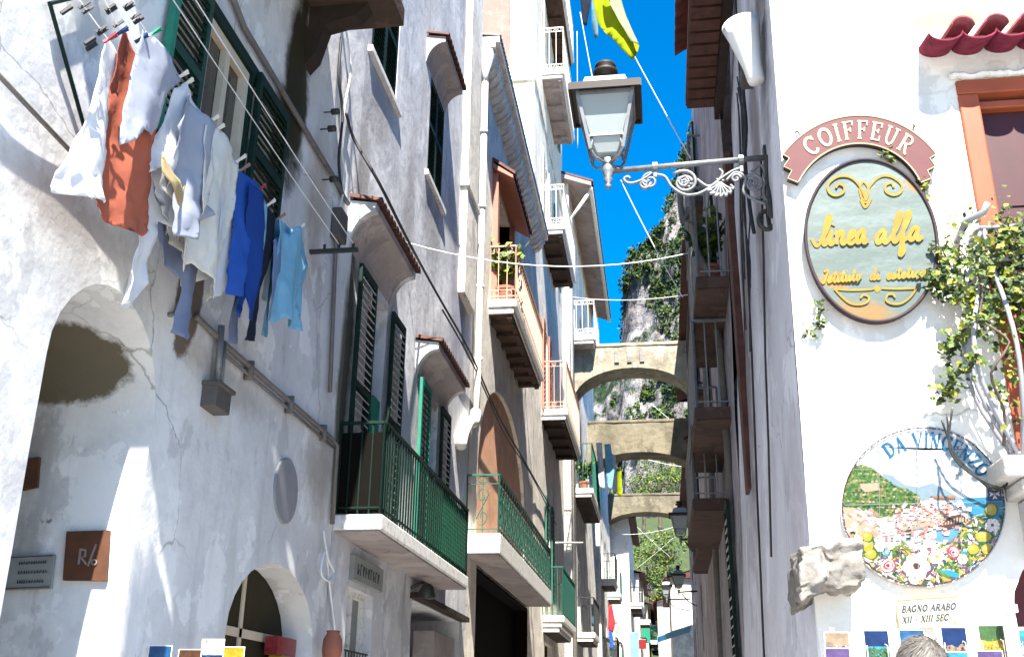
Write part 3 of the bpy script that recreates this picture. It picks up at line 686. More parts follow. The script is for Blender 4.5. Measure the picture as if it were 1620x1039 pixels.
for (h, mf, mp) in ((dw[0], "white_iron", "green_pale"), (dw[1], "white_iron", "green_pale"), (dw[2], "salmon_wood", "orange_wood"), (dw[3], "green_rail", "green_dark"), (dw[4], "green_rail", "green_dark"), (dw[5], "brown_inside", "dark_inside"), (dw[6], "green_rail", "green_dark")):
    y0, y1 = h[0][0], h[1][0]; z0, z1 = h[0][1], h[2][1]
    f = opening(D, "window", y0, y1, z0, z1, .2, mf, mp, fw=.08, bars=2)
    if mf != "brown_inside":
        shutter((XL+.05, y0-.5, 0), (0, 1, 0), (1, 0, 0), .49, z0, z1, mf, mf, f, pitch=.12); shutter((XL+.05, y1+.01, 0), (0, 1, 0), (1, 0, 0), .49, z0, z1, mf, mf, f, pitch=.12)
for (y0, y1, xo, zs, zr, mr, st, so) in ((24.0, 27.6, -2.08, 18.45, 19.85, "white_iron", 'rings', 'soffit_grey'), (23.8, 27.4, -2.08, 13.55, 14.7, "white_iron", 'rings', 'soffit_brown'),
        (24.0, 28.2, -2.06, 8.62, 9.85, "cream_rail", 'rings', 'soffit_dark'), (23.9, 28, -2.1, 21.6, 22.8, "white_iron", 'bars', 'soffit_brown')):
    balcony(D, y0, y1, xo, zs, .16, zr, mr, st, 'slab_white', so, gap=.17, coffers=4, steps=1)
bg_ = balcony(D, 24.2, 27.6, -2.2, 3.75, .14, 4.85, "green_rail", 'bars', 'slab_white', 'soffit_dark', gap=.12, steps=2)
k = MB(); k.box(-2.236, -2.225, 24.25, 27.55, 3.8, 4.7); k.build("mesh_screen", "green_rail", bg_)

# ================================================================== gabled house with deep eave (E)
E_ = T("townhouse", "grey house with a deep sloping eave just before the first flying arch", "house", (-2.5, 34, 0))
XE = -2.5
ew = [rect(31, 32, 12.95, 15.2), rect(34.5, 35.4, 12.95, 15.2), rect(32, 33, 8.2, 10.4), rect(32.2, 33.2, 4.0, 6.2), rect(35.5, 37, 0, 3.2), rect(37, 38, 8.4, 10.4)]
wall("wall", E_, "plaster_far", 'X', XE, rect(30.003, 42, 0, 18.2), [(h, .25) for h in ew], 1, .6, .02)
wall("end_wall", E_, "plaster_far", 'Y', 30.003, rect(-9, XE, 0, 18.2), [], -1, .8, .02)
shell(E_, "rear_walls", -9, XE-.31, 30.02, 42, 18.2, "plaster_far", open_side=('X+', 'Y-'))
for i, h in enumerate(ew):
    opening(E_, "window", h[0][0], h[1][0], h[0][1], h[2][1], .2, "green_rail" if i % 2 else "white_iron", "dark_inside" if i > 3 else "green_dark", xw=XE, fw=.08, bars=2)
k = MB(); k.prism([(XE-6, 29.7, 20.6), (-1.72, 29.7, 18.0), (-1.72, 29.7, 17.86), (XE-6, 29.7, 20.4)], (0, 12.3, 0)); rf = k.build("roof", "soffit_grey", E_)
k = MB(); tiles_row(k, 29.7, 42, XE-6, -1.66, 20.62, 18.0, .24); k.build("tiles", "tile_brown", rf)
k = MB(); k.tube([(-1.74, 29.8, 17.8), (-1.74, 41.8, 17.8)], .07, 8); k.tube([(-1.75, 29.9, 17.8), (-2.2, 30.05, 17.2), (XE+.08, 30.1, 16.9), (XE+.08, 30.1, 0)], .06, 8); k.build("gutter", "pipe_pale", E_, smooth=True)
balcony(E_, 30.4, 33, -1.72, 12.95, .2, 14.1, "white_iron", 'rings', 'slab_white', 'soffit_grey', xw=XE, gap=.17, steps=1)
bg_ = balcony(E_, 31.0, 35.5, -1.9, 8.15, .16, 9.55, "green_rail", 'bars', 'slab_white', 'soffit_dark', xw=XE, gap=.14, steps=1)
k = MB(); k.box(-1.945, -1.935, 31.05, 35.4, 8.2, 9.4); k.build("mesh_screen", "green_rail", bg_)
balcony(E_, 31.5, 34, -1.95, 3.95, .15, 4.95, "iron_dark", 'bars', 'slab_white', 'soffit_dark', xw=XE, gap=.14, steps=1)
# ================================================================== sunlit house on the right
RH = T("corner_house", "sunlit white plaster corner house on the right carrying the hanging signs", "house", (2.5, YR, 0))
wR = [FR(*p) for p in ((1512, 130),)]
win = rect(1.635, 2.85, 2.60, 4.62)
ar = archpoly(1.50, 2.75, 0, 1.95, 2.36)
skR = lambda u, v: 0.0
front_outer = [(.64, 0), (5.6, 0), (5.6, 9.5), (.80, 9.5)]
wall("wall", RH, "plaster_white", 'Y', YR, front_outer, [(win, .16), (ar, .22)], -1, .14, .009)
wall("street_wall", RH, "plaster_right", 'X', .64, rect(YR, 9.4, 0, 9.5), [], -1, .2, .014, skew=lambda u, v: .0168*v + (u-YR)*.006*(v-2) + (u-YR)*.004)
shell(RH, "rear_walls", 1.1, 5.6, YR+.31, 9.4, 9.5, "plaster_right", open_side=('Y-', 'X-'))
# window: orange frame and dark red leaf
k = MB(); yf = YR - .015
for (a, b, c, d) in ((1.625, 1.725, 2.5, 4.63), (1.625, 2.9, 4.545, 4.63), (2.78, 2.88, 2.5, 4.545)):
    k.box(a, b, yf, yf+.12, c, d if d != 4.63 or a > 1.63 or b > 2 else 4.544)
k.box(1.725, 2.78, yf+.04, yf+.12, 4.475, 4.52)
f = k.build("window", "frame_orange", RH, bevel=.008)
k = MB(); k.box(1.73, 2.78, YR+.075, YR+.10, 2.5, 4.474); k.box(1.73, 2.78, YR+.068, YR+.0745, 3.93, 3.945); k.box(1.73, 1.80, YR+.055, YR+.0745, 2.5, 4.30); k.build("shutter", "maroon", f)
k = MB(); k.box(1.4, 2.8, YR+.16, YR+.2, 0, 2.5); k.build("door", "door_red", RH)
# tiled canopy above the window
k = MB(); pitch = .163; x0 = 1.47
def ctile(k, cx, w, up, yb, yf_, zb, zf, dep):
    n = 10; vs = []
    for (y, z) in ((yb, zb), (yf_, zf)):
        for t_ in (0, .016):
            for j in range(n+1):
                a = math.pi*j/n; vs.append((cx - w*math.cos(a), y, z + (1 if up else -1)*(dep*math.sin(a) + (t_ if up else t_))))
    m_ = n+1; fs = []
    for j in range(n):
        fs += [(j, j+1, 2*m_+j+1, 2*m_+j), (m_+j, 3*m_+j, 3*m_+j+1, m_+j+1), (2*m_+j, 2*m_+j+1, 3*m_+j+1, 3*m_+j)]
    k.add(vs, fs)
for i in range(8):
    k.mat(0); ctile(k, x0 + pitch*(i+.5), pitch*.5, False, YR+.02, YR-.21, 4.86, 4.80, .05)
    k.mat(1); ctile(k, x0 + pitch*(i+1), pitch*.34, True, YR+.02, YR-.235, 4.865, 4.805, .048)
k.build("window_canopy", ["tile_maroon", "tile_pink"], RH, smooth=True)
k = MB()
P = [(1.60 + i*.022, YR-.012, 4.655 + .018*noise.noise(Vector((i*.31, 2, 3)))) for i in range(44)]; k.tube(P, [.016 + .012*abs(noise.noise(Vector((i*.5, 7, 1)))) for i in range(44)], 6)
k.build("mortar", "plaster_white", RH)
# balcony slab with mouldings at the right
k = MB(); xs = 1.47; poly = []
k.box(xs, 3.2, 4.52, YR+.02, 2.49, 2.58); k.box(xs+.07, 3.2, 4.55, YR+.02, 2.43, 2.488)
k.prism([(xs+.12, 4.58, 2.428), (xs+.12, YR+.02, 2.428), (xs+.12, YR+.02, 2.14), (xs+.12, 4.72, 2.18), (xs+.12, 4.64, 2.28)], (1.6, 0, 0))
slab = k.build("balcony", "stone_grey", RH, bevel=.012)
# iron belly grille
def belly(t):                              # 0 top .. 1 bottom -> (bulge, z)
    z = 3.72 - 1.13*t; b = .05 + .20*math.sin(min(1, max(0, (t-.12)/.88))*math.pi)**1.1*(.55 + .45*t); return b, z
def bell_pts(x, side=0):
    P = []
    for i in range(15):
        b, z = belly(i/14)
        if side == 0: P.append((x, YR-.08-b, z))
        else: P.append((1.60 - (b-.05)*1.05*side, YR-.03-(.06+b)*x, z))
    return P
k = MB()
for x in (1.60, 1.76, 1.92, 2.08, 2.24, 2.40, 2.56): k.tube(bell_pts(x), .011, 7)
for s in (.25, .55, .85): k.tube(bell_pts(s, 1), .011, 7)
for zz, bb in ((3.72, .05), (3.55, belly(.15)[0]), (2.62, .06)):
    k.tube([(1.60 - bb*.5, YR, zz), (1.60-bb*.5, YR-.08-bb*.3, zz), (1.60-.02, YR-.08-bb, zz), (2.7, YR-.08-bb, zz)], .013, 7)
k.tube([(1.60-.09, YR, 3.72), (1.60-.09, YR-.17, 3.74), (1.58, YR-.22, 3.76), (1.60, YR-.24, 3.80)], .016, 7)
gr = k.build("balcony_railing", "iron_pale", RH, smooth=True)
k = MB()                                   # dark curled tubes in place of the shadow loops of the grille bars
for s in range(3):
    pts = [FR(1512, 640, .28+.05*s), FR(1512+8*s, 700, .3), FR(1535+10*s, 745, .2), FR(1575, 775, .1), FR(1590, 765, .1), FR(1588, 748, .1), FR(1578, 752, .1)]
    k.tube(spline([(p[0], YR-.22+.04*s + .022*i, p[1]) for i, p in enumerate(pts)], 5), .005, 6)
k.build("scroll", "iron_dark", gr, smooth=True)

# ---------------------------------------------------------------- climbing vine
VN = T("climbing_vine", "green leafy vine climbing over the iron window grille beside the oval sign", "vine", (1.55, 4.5, 2.5))
k = MB(); rnd = random.Random(3)
stems = []
def stem(pts, r=.008):
    s = spline(pts, 5); k.tube(s, [r*(1-.6*i/len(s)) for i in range(len(s))], 5); stems.append(s)
for i in range(9):
    x = 1.54 + i*.11 + rnd.uniform(-.04, .04); P = []; yb = YR-.1
    for j in range(9):
        t_ = 1 - j/8; b, z = belly(t_)
        P.append((max(x, 1.50) + rnd.uniform(-.06, .06), YR-.07-b + rnd.uniform(-.06, .03), z + .06))
    stem(P)
def fp(px, py, off): p = FR(px, py, off); return (p[0], YR-off, p[1])
stem([fp(1545, 480, .2), fp(1520, 470, .12), fp(1500, 462, .08), fp(1482, 448, .07), fp(1475, 437, .07)], .006)
stem([fp(1530, 470, .2), fp(1508, 430, .1), fp(1498, 410, .06), fp(1488, 390, .05)], .006)
stem([fp(1560, 420, .25), fp(1590, 380, .2), fp(1625, 355, .2)], .006)
for (a, b) in ((1515, 520), (1505, 590)): stem([fp(a+40, b-30, .3), fp(a+15, b, .2), fp(a-8, b+20, .1), fp(a-15, b+40, .06)], .005)
k.build("stem", "stem", VN, smooth=True)
def leaves(k, c, n, spread, size, rnd, mats=(0, 0, 1, 2)):
    for _ in range(n):
        p = Vector(c) + Vector((rnd.gauss(0, spread), rnd.gauss(0, spread*.8), rnd.gauss(0, spread)))
        d = Vector((rnd.uniform(-1, 1), rnd.uniform(-1, .2), rnd.uniform(-.9, .5))).normalized(); s = size*rnd.uniform(.6, 1.3)
        nn = Vector((rnd.uniform(-.6, .6), -1, rnd.uniform(-.2, 1))).normalized(); w = d.cross(nn).normalized()*s*.42
        k.mat(rnd.choice(mats)); tip = p + d*s; mid = p + d*s*.42
        k.add([p, mid + w + nn*.004, mid + d*s*.2 + w*.7, tip, mid + d*s*.2 - w*.7, mid - w + nn*.004, mid], [(0, 6, 1), (6, 2, 1), (6, 3, 2), (6, 4, 3), (6, 5, 4), (0, 5, 6)])
k = MB()
for s in stems[:9]:
    for i, p in enumerate(s):
        f_ = i/len(s); leaves(k, p, 8 if f_ > .62 else (2 if rnd.random() < .4 else 0), .055, .033, rnd)
for s in stems[9:]:
    for p in s: leaves(k, p, 7, .024, .038, rnd)
for _ in range(100): leaves(k, fp(rnd.uniform(1540, 1665), rnd.uniform(375, 520), rnd.uniform(.04, .2)), 9, .045, .032, rnd)
for _ in range(16): leaves(k, fp(rnd.uniform(1580, 1650), rnd.uniform(540, 660), rnd.uniform(.05, .25)), 4, .04, .036, rnd)
k.build("foliage", ["leaf", "leaf_dark", "leaf_yellow"], VN)
WD = []
for nm, pts, lab in (("wall_weed", ((1300, 480), (1297, 500), (1292, 520), (1275, 522)), "small green sprig growing from the wall below the oval sign"),
                     ("wall_weed", ((1405, 240), (1398, 248), (1412, 255)), "tiny weed between the arched sign and the oval board"),
                     ("wall_weed", ((1455, 285), (1462, 300), (1464, 312)), "tiny weed at the lower right tip of the arched sign")):
    k = MB(); P = spline([fp(a, b, .03) for a, b in pts], 4)
    for p in P: leaves(k, p, 3, .012, .03, rnd)
    k.mat(3).tube(P, .003, 4)
    k.thing(nm, ["leaf", "leaf_dark", "leaf_yellow", "stem"], lab, "weed", "small weeds on the white wall")

# ---------------------------------------------------------------- rough stone at the corner
bm = bmesh.new(); bmesh.ops.create_cube(bm, size=1); bmesh.ops.subdivide_edges(bm, edges=bm.edges[:], cuts=24, use_grid_fill=True)
c0 = Vector((.735, 4.72, 2.13))
for v in bm.verts:
    p = Vector((v.co.x*.25, v.co.y*.36, v.co.z*.18)); s = p.length
    q = p*1.0
    q.x -= .02; q += Vector((noise.noise(p*9), noise.noise(p*9+Vector((5, 1, 2))), noise.noise(p*9+Vector((1, 7, 3)))))*.035 + Vector((noise.noise(p*25), noise.noise(p*25+Vector((5, 1, 2))), noise.noise(p*25+Vector((1, 7, 3)))))*.018 + Vector((noise.noise(p*60), noise.noise(p*60+Vector((2, 5, 1))), noise.noise(p*60+Vector((8, 3, 1)))))*.005 + Vector((noise.cell(p*22), noise.cell(p*22+Vector((9, 1, 4))), noise.cell(p*22+Vector((3, 8, 1)))))*.004
    if p.x < -.02: q.z -= .07*min(1, (-.02-p.x)/.1) * (1 if p.z < 0 else .3)
    v.co = q
me = bpy.data.meshes.new("corner_stone"); bm.to_mesh(me); bm.free(); me.materials.append(M["stone_rough"])
cs = bpy.data.objects.new("corner_stone", me); COL.objects.link(cs); cs.location = c0
for p in me.polygons: p.use_smooth = True
tag(cs, "rough broken stone block jutting from the white corner below the signs", "stone block")

# ================================================================== signs on the sunlit wall
def P3(px, py, off): p = onY(px, py, YR - off); return Vector(p)
def strokes(k, segs, wfun, mp, t=.003):
    """flat raised lettering: segs = [(points, width)], mp maps (u, v) -> Vector, lifted along -y"""
    lift = 0.0
    for pts, w in segs:
        n = len(pts); Lf = []; Rg = []
        for i in range(n):
            a = Vector(pts[max(i-1, 0)]); b = Vector(pts[min(i+1, n-1)]); d = (b-a)
            if d.length < 1e-9: d = Vector((1, 0))
            d.normalize(); m_ = Vector((-d.y, d.x))*w/2; p = Vector(pts[i])
            Lf.append(p + m_); Rg.append(p - m_)
        lift += .00025
        vs = []
        for h_ in (0, t):
            for i_, q in enumerate(Lf + Rg): vs.append(mp(q.x, q.y) + Vector((0, -lift - h_ - (i_ % n)*2.5e-5, 0)))
        lift += n*2.5e-5
        fs = []
        m2 = 2*n
        for i in range(n-1):
            fs.append((m2+i, m2+i+1, m2+n+i+1, m2+n+i)); fs.append((i, i+1, m2+i+1, m2+i)); fs.append((n+i, m2+n+i, m2+n+i+1, n+i+1))
        fs.append((0, m2, m2+n, n)); fs.append((n-1, 2*n-1, m2+2*n-1, m2+n-1))
        k.add(vs, fs)
def arcp(cx, cy, rx, ry, a0, a1, n=14): return [(cx + rx*math.cos(rad(a0+(a1-a0)*i/n)), cy + ry*math.sin(rad(a0+(a1-a0)*i/n))) for i in range(n+1)]
T1, T2, SF = .15, .085, .07
def sf(x, y, w=.26): return ([(x-w/2, y), (x+w/2, y)], SF)
GL = {
 'C': (.70, [(arcp(.38, .5, .32, .46, 42, 318, 18), T1), ([(.63, .95), (.63, .70)], SF)]),
 'O': (.78, [(arcp(.39, .5, .32, .46, 0, 360, 24), T1)]),
 'I': (.34, [([(.17, 0), (.17, 1)], T1), sf(.17, .035), sf(.17, .965)]),
 'F': (.62, [([(.17, 0), (.17, 1)], T1), sf(.17, .035), ([(.04, .965), (.58, .965)], SF), ([(.57, 1), (.57, .74)], SF), ([(.2, .52), (.44, .52)], SF), ([(.44, .63), (.44, .40)], SF)]),
 'E': (.64, [([(.17, 0), (.17, 1)], T1), ([(.04, .965), (.58, .965)], SF), ([(.57, 1), (.57, .74)], SF), ([(.2, .52), (.44, .52)], SF), ([(.44, .63), (.44, .40)], SF), ([(.04, .035), (.60, .035)], SF), ([(.59, 0), (.59, .27)], SF)]),
 'U': (.76, [([(.16, 1), (.16, .35)] + arcp(.38, .35, .22, .31, 180, 360, 10) + [(.60, 1)], .115), sf(.16, .965), sf(.60, .965)]),
 'R': (.74, [([(.17, 0), (.17, 1)], T1), sf(.17, .035), ([(.05, .965), (.38, .965)] + arcp(.38, .735, .22, .23, 90, -90, 10) + [(.18, .505)], .10), ([(.36, .5), (.62, .05), (.74, .02)], .13)]),
 'D': (.76, [([(.17, 0), (.17, 1)], T1), ([(.04, .965), (.32, .965)] + arcp(.32, .5, .36, .465, 90, -90, 14) + [(.04, .035)], .11)]),
 'A': (.76, [([(.08, 0), (.40, 1)], T2), ([(.36, 1), (.68, 0)], T1), ([(.20, .34), (.56, .34)], SF), sf(.08, .03, .2), sf(.68, .03, .24)]),
 'V': (.74, [([(.08, 1), (.36, 0)], T1), ([(.36, 0), (.66, 1)], T2), sf(.08, .97, .24), sf(.66, .97, .2)]),
 'N': (.80, [([(.16, 0), (.16, 1)], T2), ([(.14, 1), (.62, 0)], T1), ([(.64, 0), (.64, 1)], T2), sf(.16, .03, .22), sf(.64, .97, .22), sf(.10, .97, .16)]),
 'Z': (.66, [([(.08, .96), (.58, .96)], SF), ([(.56, .96), (.10, .04)], T1), ([(.08, .04), (.60, .04)], SF), ([(.10, 1), (.10, .76)], SF), ([(.58, 0), (.58, .24)], SF)]),
 'B': (.70, [([(.17, 0), (.17, 1)], T1), ([(.05, .965), (.36, .965)] + arcp(.36, .745, .18, .22, 90, -90, 8) + [(.18, .525)], .09), ([(.2, .52), (.38, .52)] + arcp(.38, .275, .22, .245, 90, -90, 8) + [(.04, .035)], .10)]),
 'G': (.78, [(arcp(.38, .5, .32, .46, 42, 330, 18), T1), ([(.66, .42), (.66, .10)], .11), sf(.62, .43, .28)]),
 'X': (.74, [([(.08, 1), (.64, 0)], T1), ([(.62, 1), (.08, 0)], T2), sf(.1, .97, .22), sf(.62, .97, .2), sf(.1, .03, .2), sf(.62, .03, .22)]),
 'S': (.58, [(arcp(.30, .735, .20, .225, 30, 270, 12) + arcp(.30, .265, .22, .245, 90, -150, 12), .12), ([(.50, .95), (.50, .74)], SF), ([(.08, .05), (.08, .28)], SF)]),
 '-': (.46, [([(.06, .45), (.40, .45)], SF)]), '.': (.26, [([(.08, .06), (.19, .06)], .12)]), ' ': (.40, [])}
def textseg(s):
    out = []; x = 0
    for ch in s:
        w, sg = GL[ch]; out.append((x, w, sg)); x += w + .05
    return out, x - .05

# -- arched COIFFEUR board (drawn about a centre in the wall plane)
SO = .05
ctr = (1360, 334)
def polar(r, a, off): return P3(ctr[0] + r*math.sin(rad(a)), ctr[1] - r*math.cos(rad(a)), off)
outer = [(151, a) for a in range(-53, 54, 4)]
def endsteps(s): return [(151, 53.5*s), (139, 53*s), (139, 59.5*s), (125, 59*s), (125, 65.5*s), (107, 65*s)]
prof = [(151, -50 + i*4) for i in range(26)] + endsteps(1) + [(107, 63 - i*4.2) for i in range(31)] + endsteps(-1)[::-1]
CF = T("arched_sign", "dark red arched hairdresser board with cream letters fixed above the oval sign", "sign", P3(1360, 290, SO))
k = MB(); k.mat(0)
fr_ = [polar(r, a, SO) for r, a in prof]; bk = [polar(r, a, .0) + Vector((0, 0, 0)) for r, a in prof]
bk = [Vector((p.x, YR-.012, p.z)) for p in fr_]; n = len(prof)
# front face as strip between outer and inner arcs plus stepped ends
arcs = [(-50 + i*2) for i in range(51)]
vs = []; fs = []
for a in arcs: vs += [polar(151, a, SO), polar(107, a, SO)]
for i in range(50): fs.append((2*i, 2*i+2, 2*i+3, 2*i+1))
k.add(vs, fs)
for s in (1, -1):
    pl = [(151, 50*s)] + endsteps(s) + [(107, 50*s)]
    q = [polar(r, a, SO) for r, a in pl]
    for tri in ((0, 1, 2, 7), (7, 2, 3, 4), (7, 4, 5, 6)): k.add([q[i] for i in tri], [tri and (0, 1, 2, 3) if s > 0 else (3, 2, 1, 0)])
k.mat(1); k.add(fr_ + bk, [(i, (i+1) % n, n+(i+1) % n, n+i) for i in range(n)]); k.add(bk, [tuple(range(n))])
k.build("board", ["sign_maroon", "sign_side"], CF)
k = MB(); sg, tot = textseg("COIFFEUR"); H = 30; tot_deg = 82
for (x, w, segs) in sg:
    ac = -tot_deg/2 - 1 + (x + w/2)/tot*tot_deg
    def mp(u, v, ac=ac, w=w):
        du = (u - w/2)*27; r = 114 + v*29
        return polar(r, ac + math.degrees(du/128), SO)
    strokes(k, segs, None, mp)
k.build("lettering", "letter_cream", CF)
k = MB(); k.tube([polar(151, a, SO+.001) for a in range(-53, 54, 2)], .0035, 5); k.tube([polar(107, a, SO+.001) for a in range(-64, 65, 2)], .0035, 5)
for s in (1, -1): k.tube([polar(r, a, SO+.001) for r, a in endsteps(s)], .003, 5)
k.build("edge_line", "letter_cream", CF)
for a in (-38, 33): k = MB(); k.tube([polar(151, a, .03), polar(160, a, .02), polar(161, a-1, .0)], .005, 5); k.build("hook", "iron_dark", CF)

# -- oval board
OV = T("oval_sign", "weathered grey green oval beauty parlour board with gold script", "sign", P3(1378, 500, SO))
oc = (1378.5, 381); orx, ory = 104, 128
def ov(u, v, off=SO): return P3(oc[0] + u*orx*math.cos(rad(-2)) - v*ory*math.sin(rad(-4))*-1, oc[1] - v*ory, off)
ring = [(math.cos(2*math.pi*i/64), math.sin(2*math.pi*i/64)) for i in range(64)]
fr_ = [ov(a, b) for a, b in ring]; bk = [Vector((p.x, YR-.01, p.z)) for p in fr_]
k = MB(); k.mat(0).add(fr_, [tuple(range(64))[::-1]]); k.mat(1).add(fr_ + bk, [(i, (i+1) % 64, 64+(i+1) % 64, 64+i) for i in range(64)])
k.build("board", ["sign_board", "sign_side"], OV)
k = MB(); k.tube([p + Vector((0, -.003, 0)) for p in fr_], .009, 6, closed=True); k.build("rim", "sign_side", OV, smooth=True)
def opx(x, y): return P3(x, y, SO + .002)
def pxmap(u, v): return opx(u, v)
k = MB()
def px_strokes(k, lst, w, closed=False):
    segs = [([tuple(q)[:2] for q in spline([(a, b, 0) for a, b in pts], 6)], w) for pts in lst]
    strokes(k, segs, None, pxmap, .002)
# upper scroll ornament
px_strokes(k, [[(1366, 322), (1360, 300), (1366, 288), (1374, 300), (1368, 322)], [(1366, 318), (1376, 295), (1392, 280), (1410, 280), (1426, 292), (1425, 304), (1414, 309), (1402, 304), (1401, 294), (1410, 290), (1414, 297)],
    [(1370, 318), (1360, 295), (1345, 281), (1326, 280), (1311, 291), (1311, 304), (1322, 310), (1334, 305), (1335, 296), (1327, 292), (1322, 298)]], 3.6)
px_strokes(k, [[(1362, 316), (1369, 328), (1378, 314)], [(1369, 316), (1370, 322)]], 4.5)
k.build("ornament", "gold", OV); k = MB()
px_strokes(k, [[(1320, 457), (1345, 459), (1375, 458), (1383, 456)], [(1395, 456), (1420, 457), (1450, 456)], [(1320, 457), (1332, 470), (1345, 480), (1360, 482), (1372, 478), (1374, 470), (1366, 467), (1361, 472)],
    [(1450, 456), (1440, 470), (1426, 480), (1412, 481), (1402, 476), (1404, 467), (1412, 466), (1416, 471)]], 3.2)
k.add([opx(1381, 457), opx(1388, 451), opx(1395, 457), opx(1388, 463)], [(0, 1, 2, 3)])
k.build("ornament", "gold", OV)
CU = {'l': (.30, [[(0, .1), (.18, .45), (.27, .9), (.20, 1), (.13, .85), (.12, .15), (.20, 0), (.30, .12)]]),
 'i': (.26, [[(0, .12), (.08, .45), (.07, .1), (.15, 0), (.26, .12)], [(.09, .66), (.10, .70)]]),
 'n': (.46, [[(0, .3), (.05, .42), (.07, 0)], [(.07, .22), (.18, .44), (.27, .36), (.27, .1), (.34, 0), (.46, .12)]]),
 'e': (.33, [[(0, .12), (.16, .22), (.24, .36), (.15, .45), (.05, .28), (.07, .06), (.18, 0), (.33, .12)]]),
 'a': (.46, [[(.28, .40), (.15, .45), (.03, .22), (.08, .02), (.2, .1), (.28, .42)], [(.28, .42), (.28, .1), (.35, 0), (.46, .12)]]),
 'f': (.32, [[(0, .12), (.16, .5), (.26, .9), (.19, 1), (.13, .82), (.12, -.35), (.18, -.46), (.24, -.3), (.16, .0), (.32, .12)]]),
 's': (.32, [[(0, .06), (.14, .45), (.20, .2), (.13, .0), (.03, .05)], [(.13, .0), (.32, .12)]]),
 't': (.30, [[(0, .12), (.12, .5), (.13, .85), (.12, .1), (.2, 0), (.30, .12)], [(.0, .6), (.24, .62)]]),
 'u': (.46, [[(0, .35), (.04, .44), (.05, .1), (.14, 0), (.26, .15), (.28, .44)], [(.28, .44), (.28, .1), (.35, 0), (.46, .12)]]),
 'o': (.40, [[(.2, .44), (.05, .3), (.06, .05), (.18, 0), (.28, .2), (.2, .44), (.26, .36), (.40, .40)]]),
 'd': (.48, [[(.28, .40), (.15, .45), (.03, .22), (.08, .02), (.2, .1), (.28, .42)], [(.30, 1), (.28, .1), (.35, 0), (.48, .12)]]),
 'c': (.34, [[(.24, .38), (.15, .45), (.03, .25), (.06, .05), (.17, 0), (.34, .12)]]),
 'I': (.40, [[(.05, .85), (.2, 1), (.32, .95), (.24, .5), (.16, .05), (.05, 0), (.0, .12)]]), ' ': (.28, [])}
def cursive(k, s, x0, y0, x1, y1, h, w):
    tot = sum(CU[c][0] for c in s); sx = (x1-x0)/tot; x = 0; segs = []
    for ch in s:
        for pts in CU[ch][1]:
            q = []
            for u, v in pts:
                t_ = (x+u)/tot; q.append((x0 + (x1-x0)*t_ + v*h*.16, y0 + (y1-y0)*t_ - v*h, 0))
            segs.append(([tuple(p)[:2] for p in spline(q, 5)], w))
        x += CU[ch][0]
    strokes(k, segs, None, pxmap, .0025)
k = MB()
cursive(k, "linea", 1296, 388, 1372, 385, 46, 6.5); cursive(k, "alfa", 1384, 386, 1458, 380, 46, 6.5)
px_strokes(k, [[(1284, 378), (1292, 390), (1300, 380)]], 5)
k.build("lettering", "gold", OV); k = MB()
cursive(k, "Istituto", 1300, 448, 1362, 444, 20, 3.4); cursive(k, "di", 1376, 443, 1392, 442, 20, 3.4); cursive(k, "estetica", 1402, 442, 1466, 438, 20, 3.4)
k.build("lettering", "gold", OV)

# -- round ceramic picture
RD = T("ceramic_roundel", "round painted ceramic panel with a coast view, lemons and flowers below blue lettering", "ceramic panel", P3(1461, 925, .02))
rc = (1461, 801); RR = 131
def rp(x, y, off=.03): return P3(x, y, off)
ring = [(rc[0] + RR*math.cos(2*math.pi*i/72), rc[1] - 127.5*math.sin(2*math.pi*i/72)) for i in range(72)]
fr_ = [rp(*p) for p in ring]; bk = [Vector((p.x, YR-.002, p.z)) for p in fr_]
k = MB(); k.add(fr_, [tuple(range(72))[::-1]]); k.add(fr_ + bk, [(i, (i+1) % 72, 72+(i+1) % 72, 72+i) for i in range(72)])
k.build("tile_disc", "ceramic", RD)
PM = ["c_sky", "c_far", "c_sea", "c_sea2", "c_g1", "c_g2", "c_g3", "c_tan", "c_sand", "c_pink", "c_rose", "c_red", "c_cream", "c_yel", "c_yel2", "c_wht", "c_brn", "c_blue", "c_navy", "c_cyan", "c_rim", "c_grout", "c_purp", "c_orange"]
ID = {n: i for i, n in enumerate(PM)}
k = MB(); lay = [.0304]
def inside(x, y, m=2): return ((x-rc[0])/(RR-m))**2 + ((y-rc[1])/(127.5-m))**2 < 1
def clip(x, y, m=2):
    dx, dy = (x-rc[0])/(RR-m), (y-rc[1])/(127.5-m); d = math.hypot(dx, dy)
    return (x, y) if d <= 1 else (rc[0] + dx/d*(RR-m), rc[1] + dy/d*(127.5-m))
def poly(mt, pts):
    lay[0] += .0000035
    q = [clip(*p) for p in pts]; k.mat(ID[mt]).add([rp(x, y, lay[0]) for x, y in q], [tuple(range(len(q)))])
def blob(mt, x, y, r, ry=None, n=9, wob=.2, rnd=random.Random(11)):
    ry = ry or r; poly(mt, [(x + r*(1+rnd.uniform(-wob, wob))*math.cos(2*math.pi*i/n), y + ry*(1+rnd.uniform(-wob, wob))*math.sin(2*math.pi*i/n)) for i in range(n)])
rnd = random.Random(21)
def arc_edge(a0, a1, n=16): return [(rc[0] + 129*math.cos(rad(a0+(a1-a0)*i/n)), rc[1] - 125.5*math.sin(rad(a0+(a1-a0)*i/n))) for i in range(n+1)]
for y0 in range(700, 782, 12):
    poly("c_sky", [(1370 + rnd.uniform(-20, 20), y0), (1560, y0 + rnd.uniform(-2, 3)), (1575, y0+4), (1380, y0+6)])
poly("c_far", [(1395, 748), (1412, 752), (1430, 766), (1452, 770), (1476, 764), (1496, 774), (1515, 786), (1500, 792), (1440, 790), (1405, 770)])
poly("c_far", [(1480, 768), (1500, 777), (1522, 788), (1512, 794), (1490, 790)])
poly("c_sea", [(1520, 788), (1590, 784), (1592, 815), (1585, 848), (1530, 852), (1535, 815)])
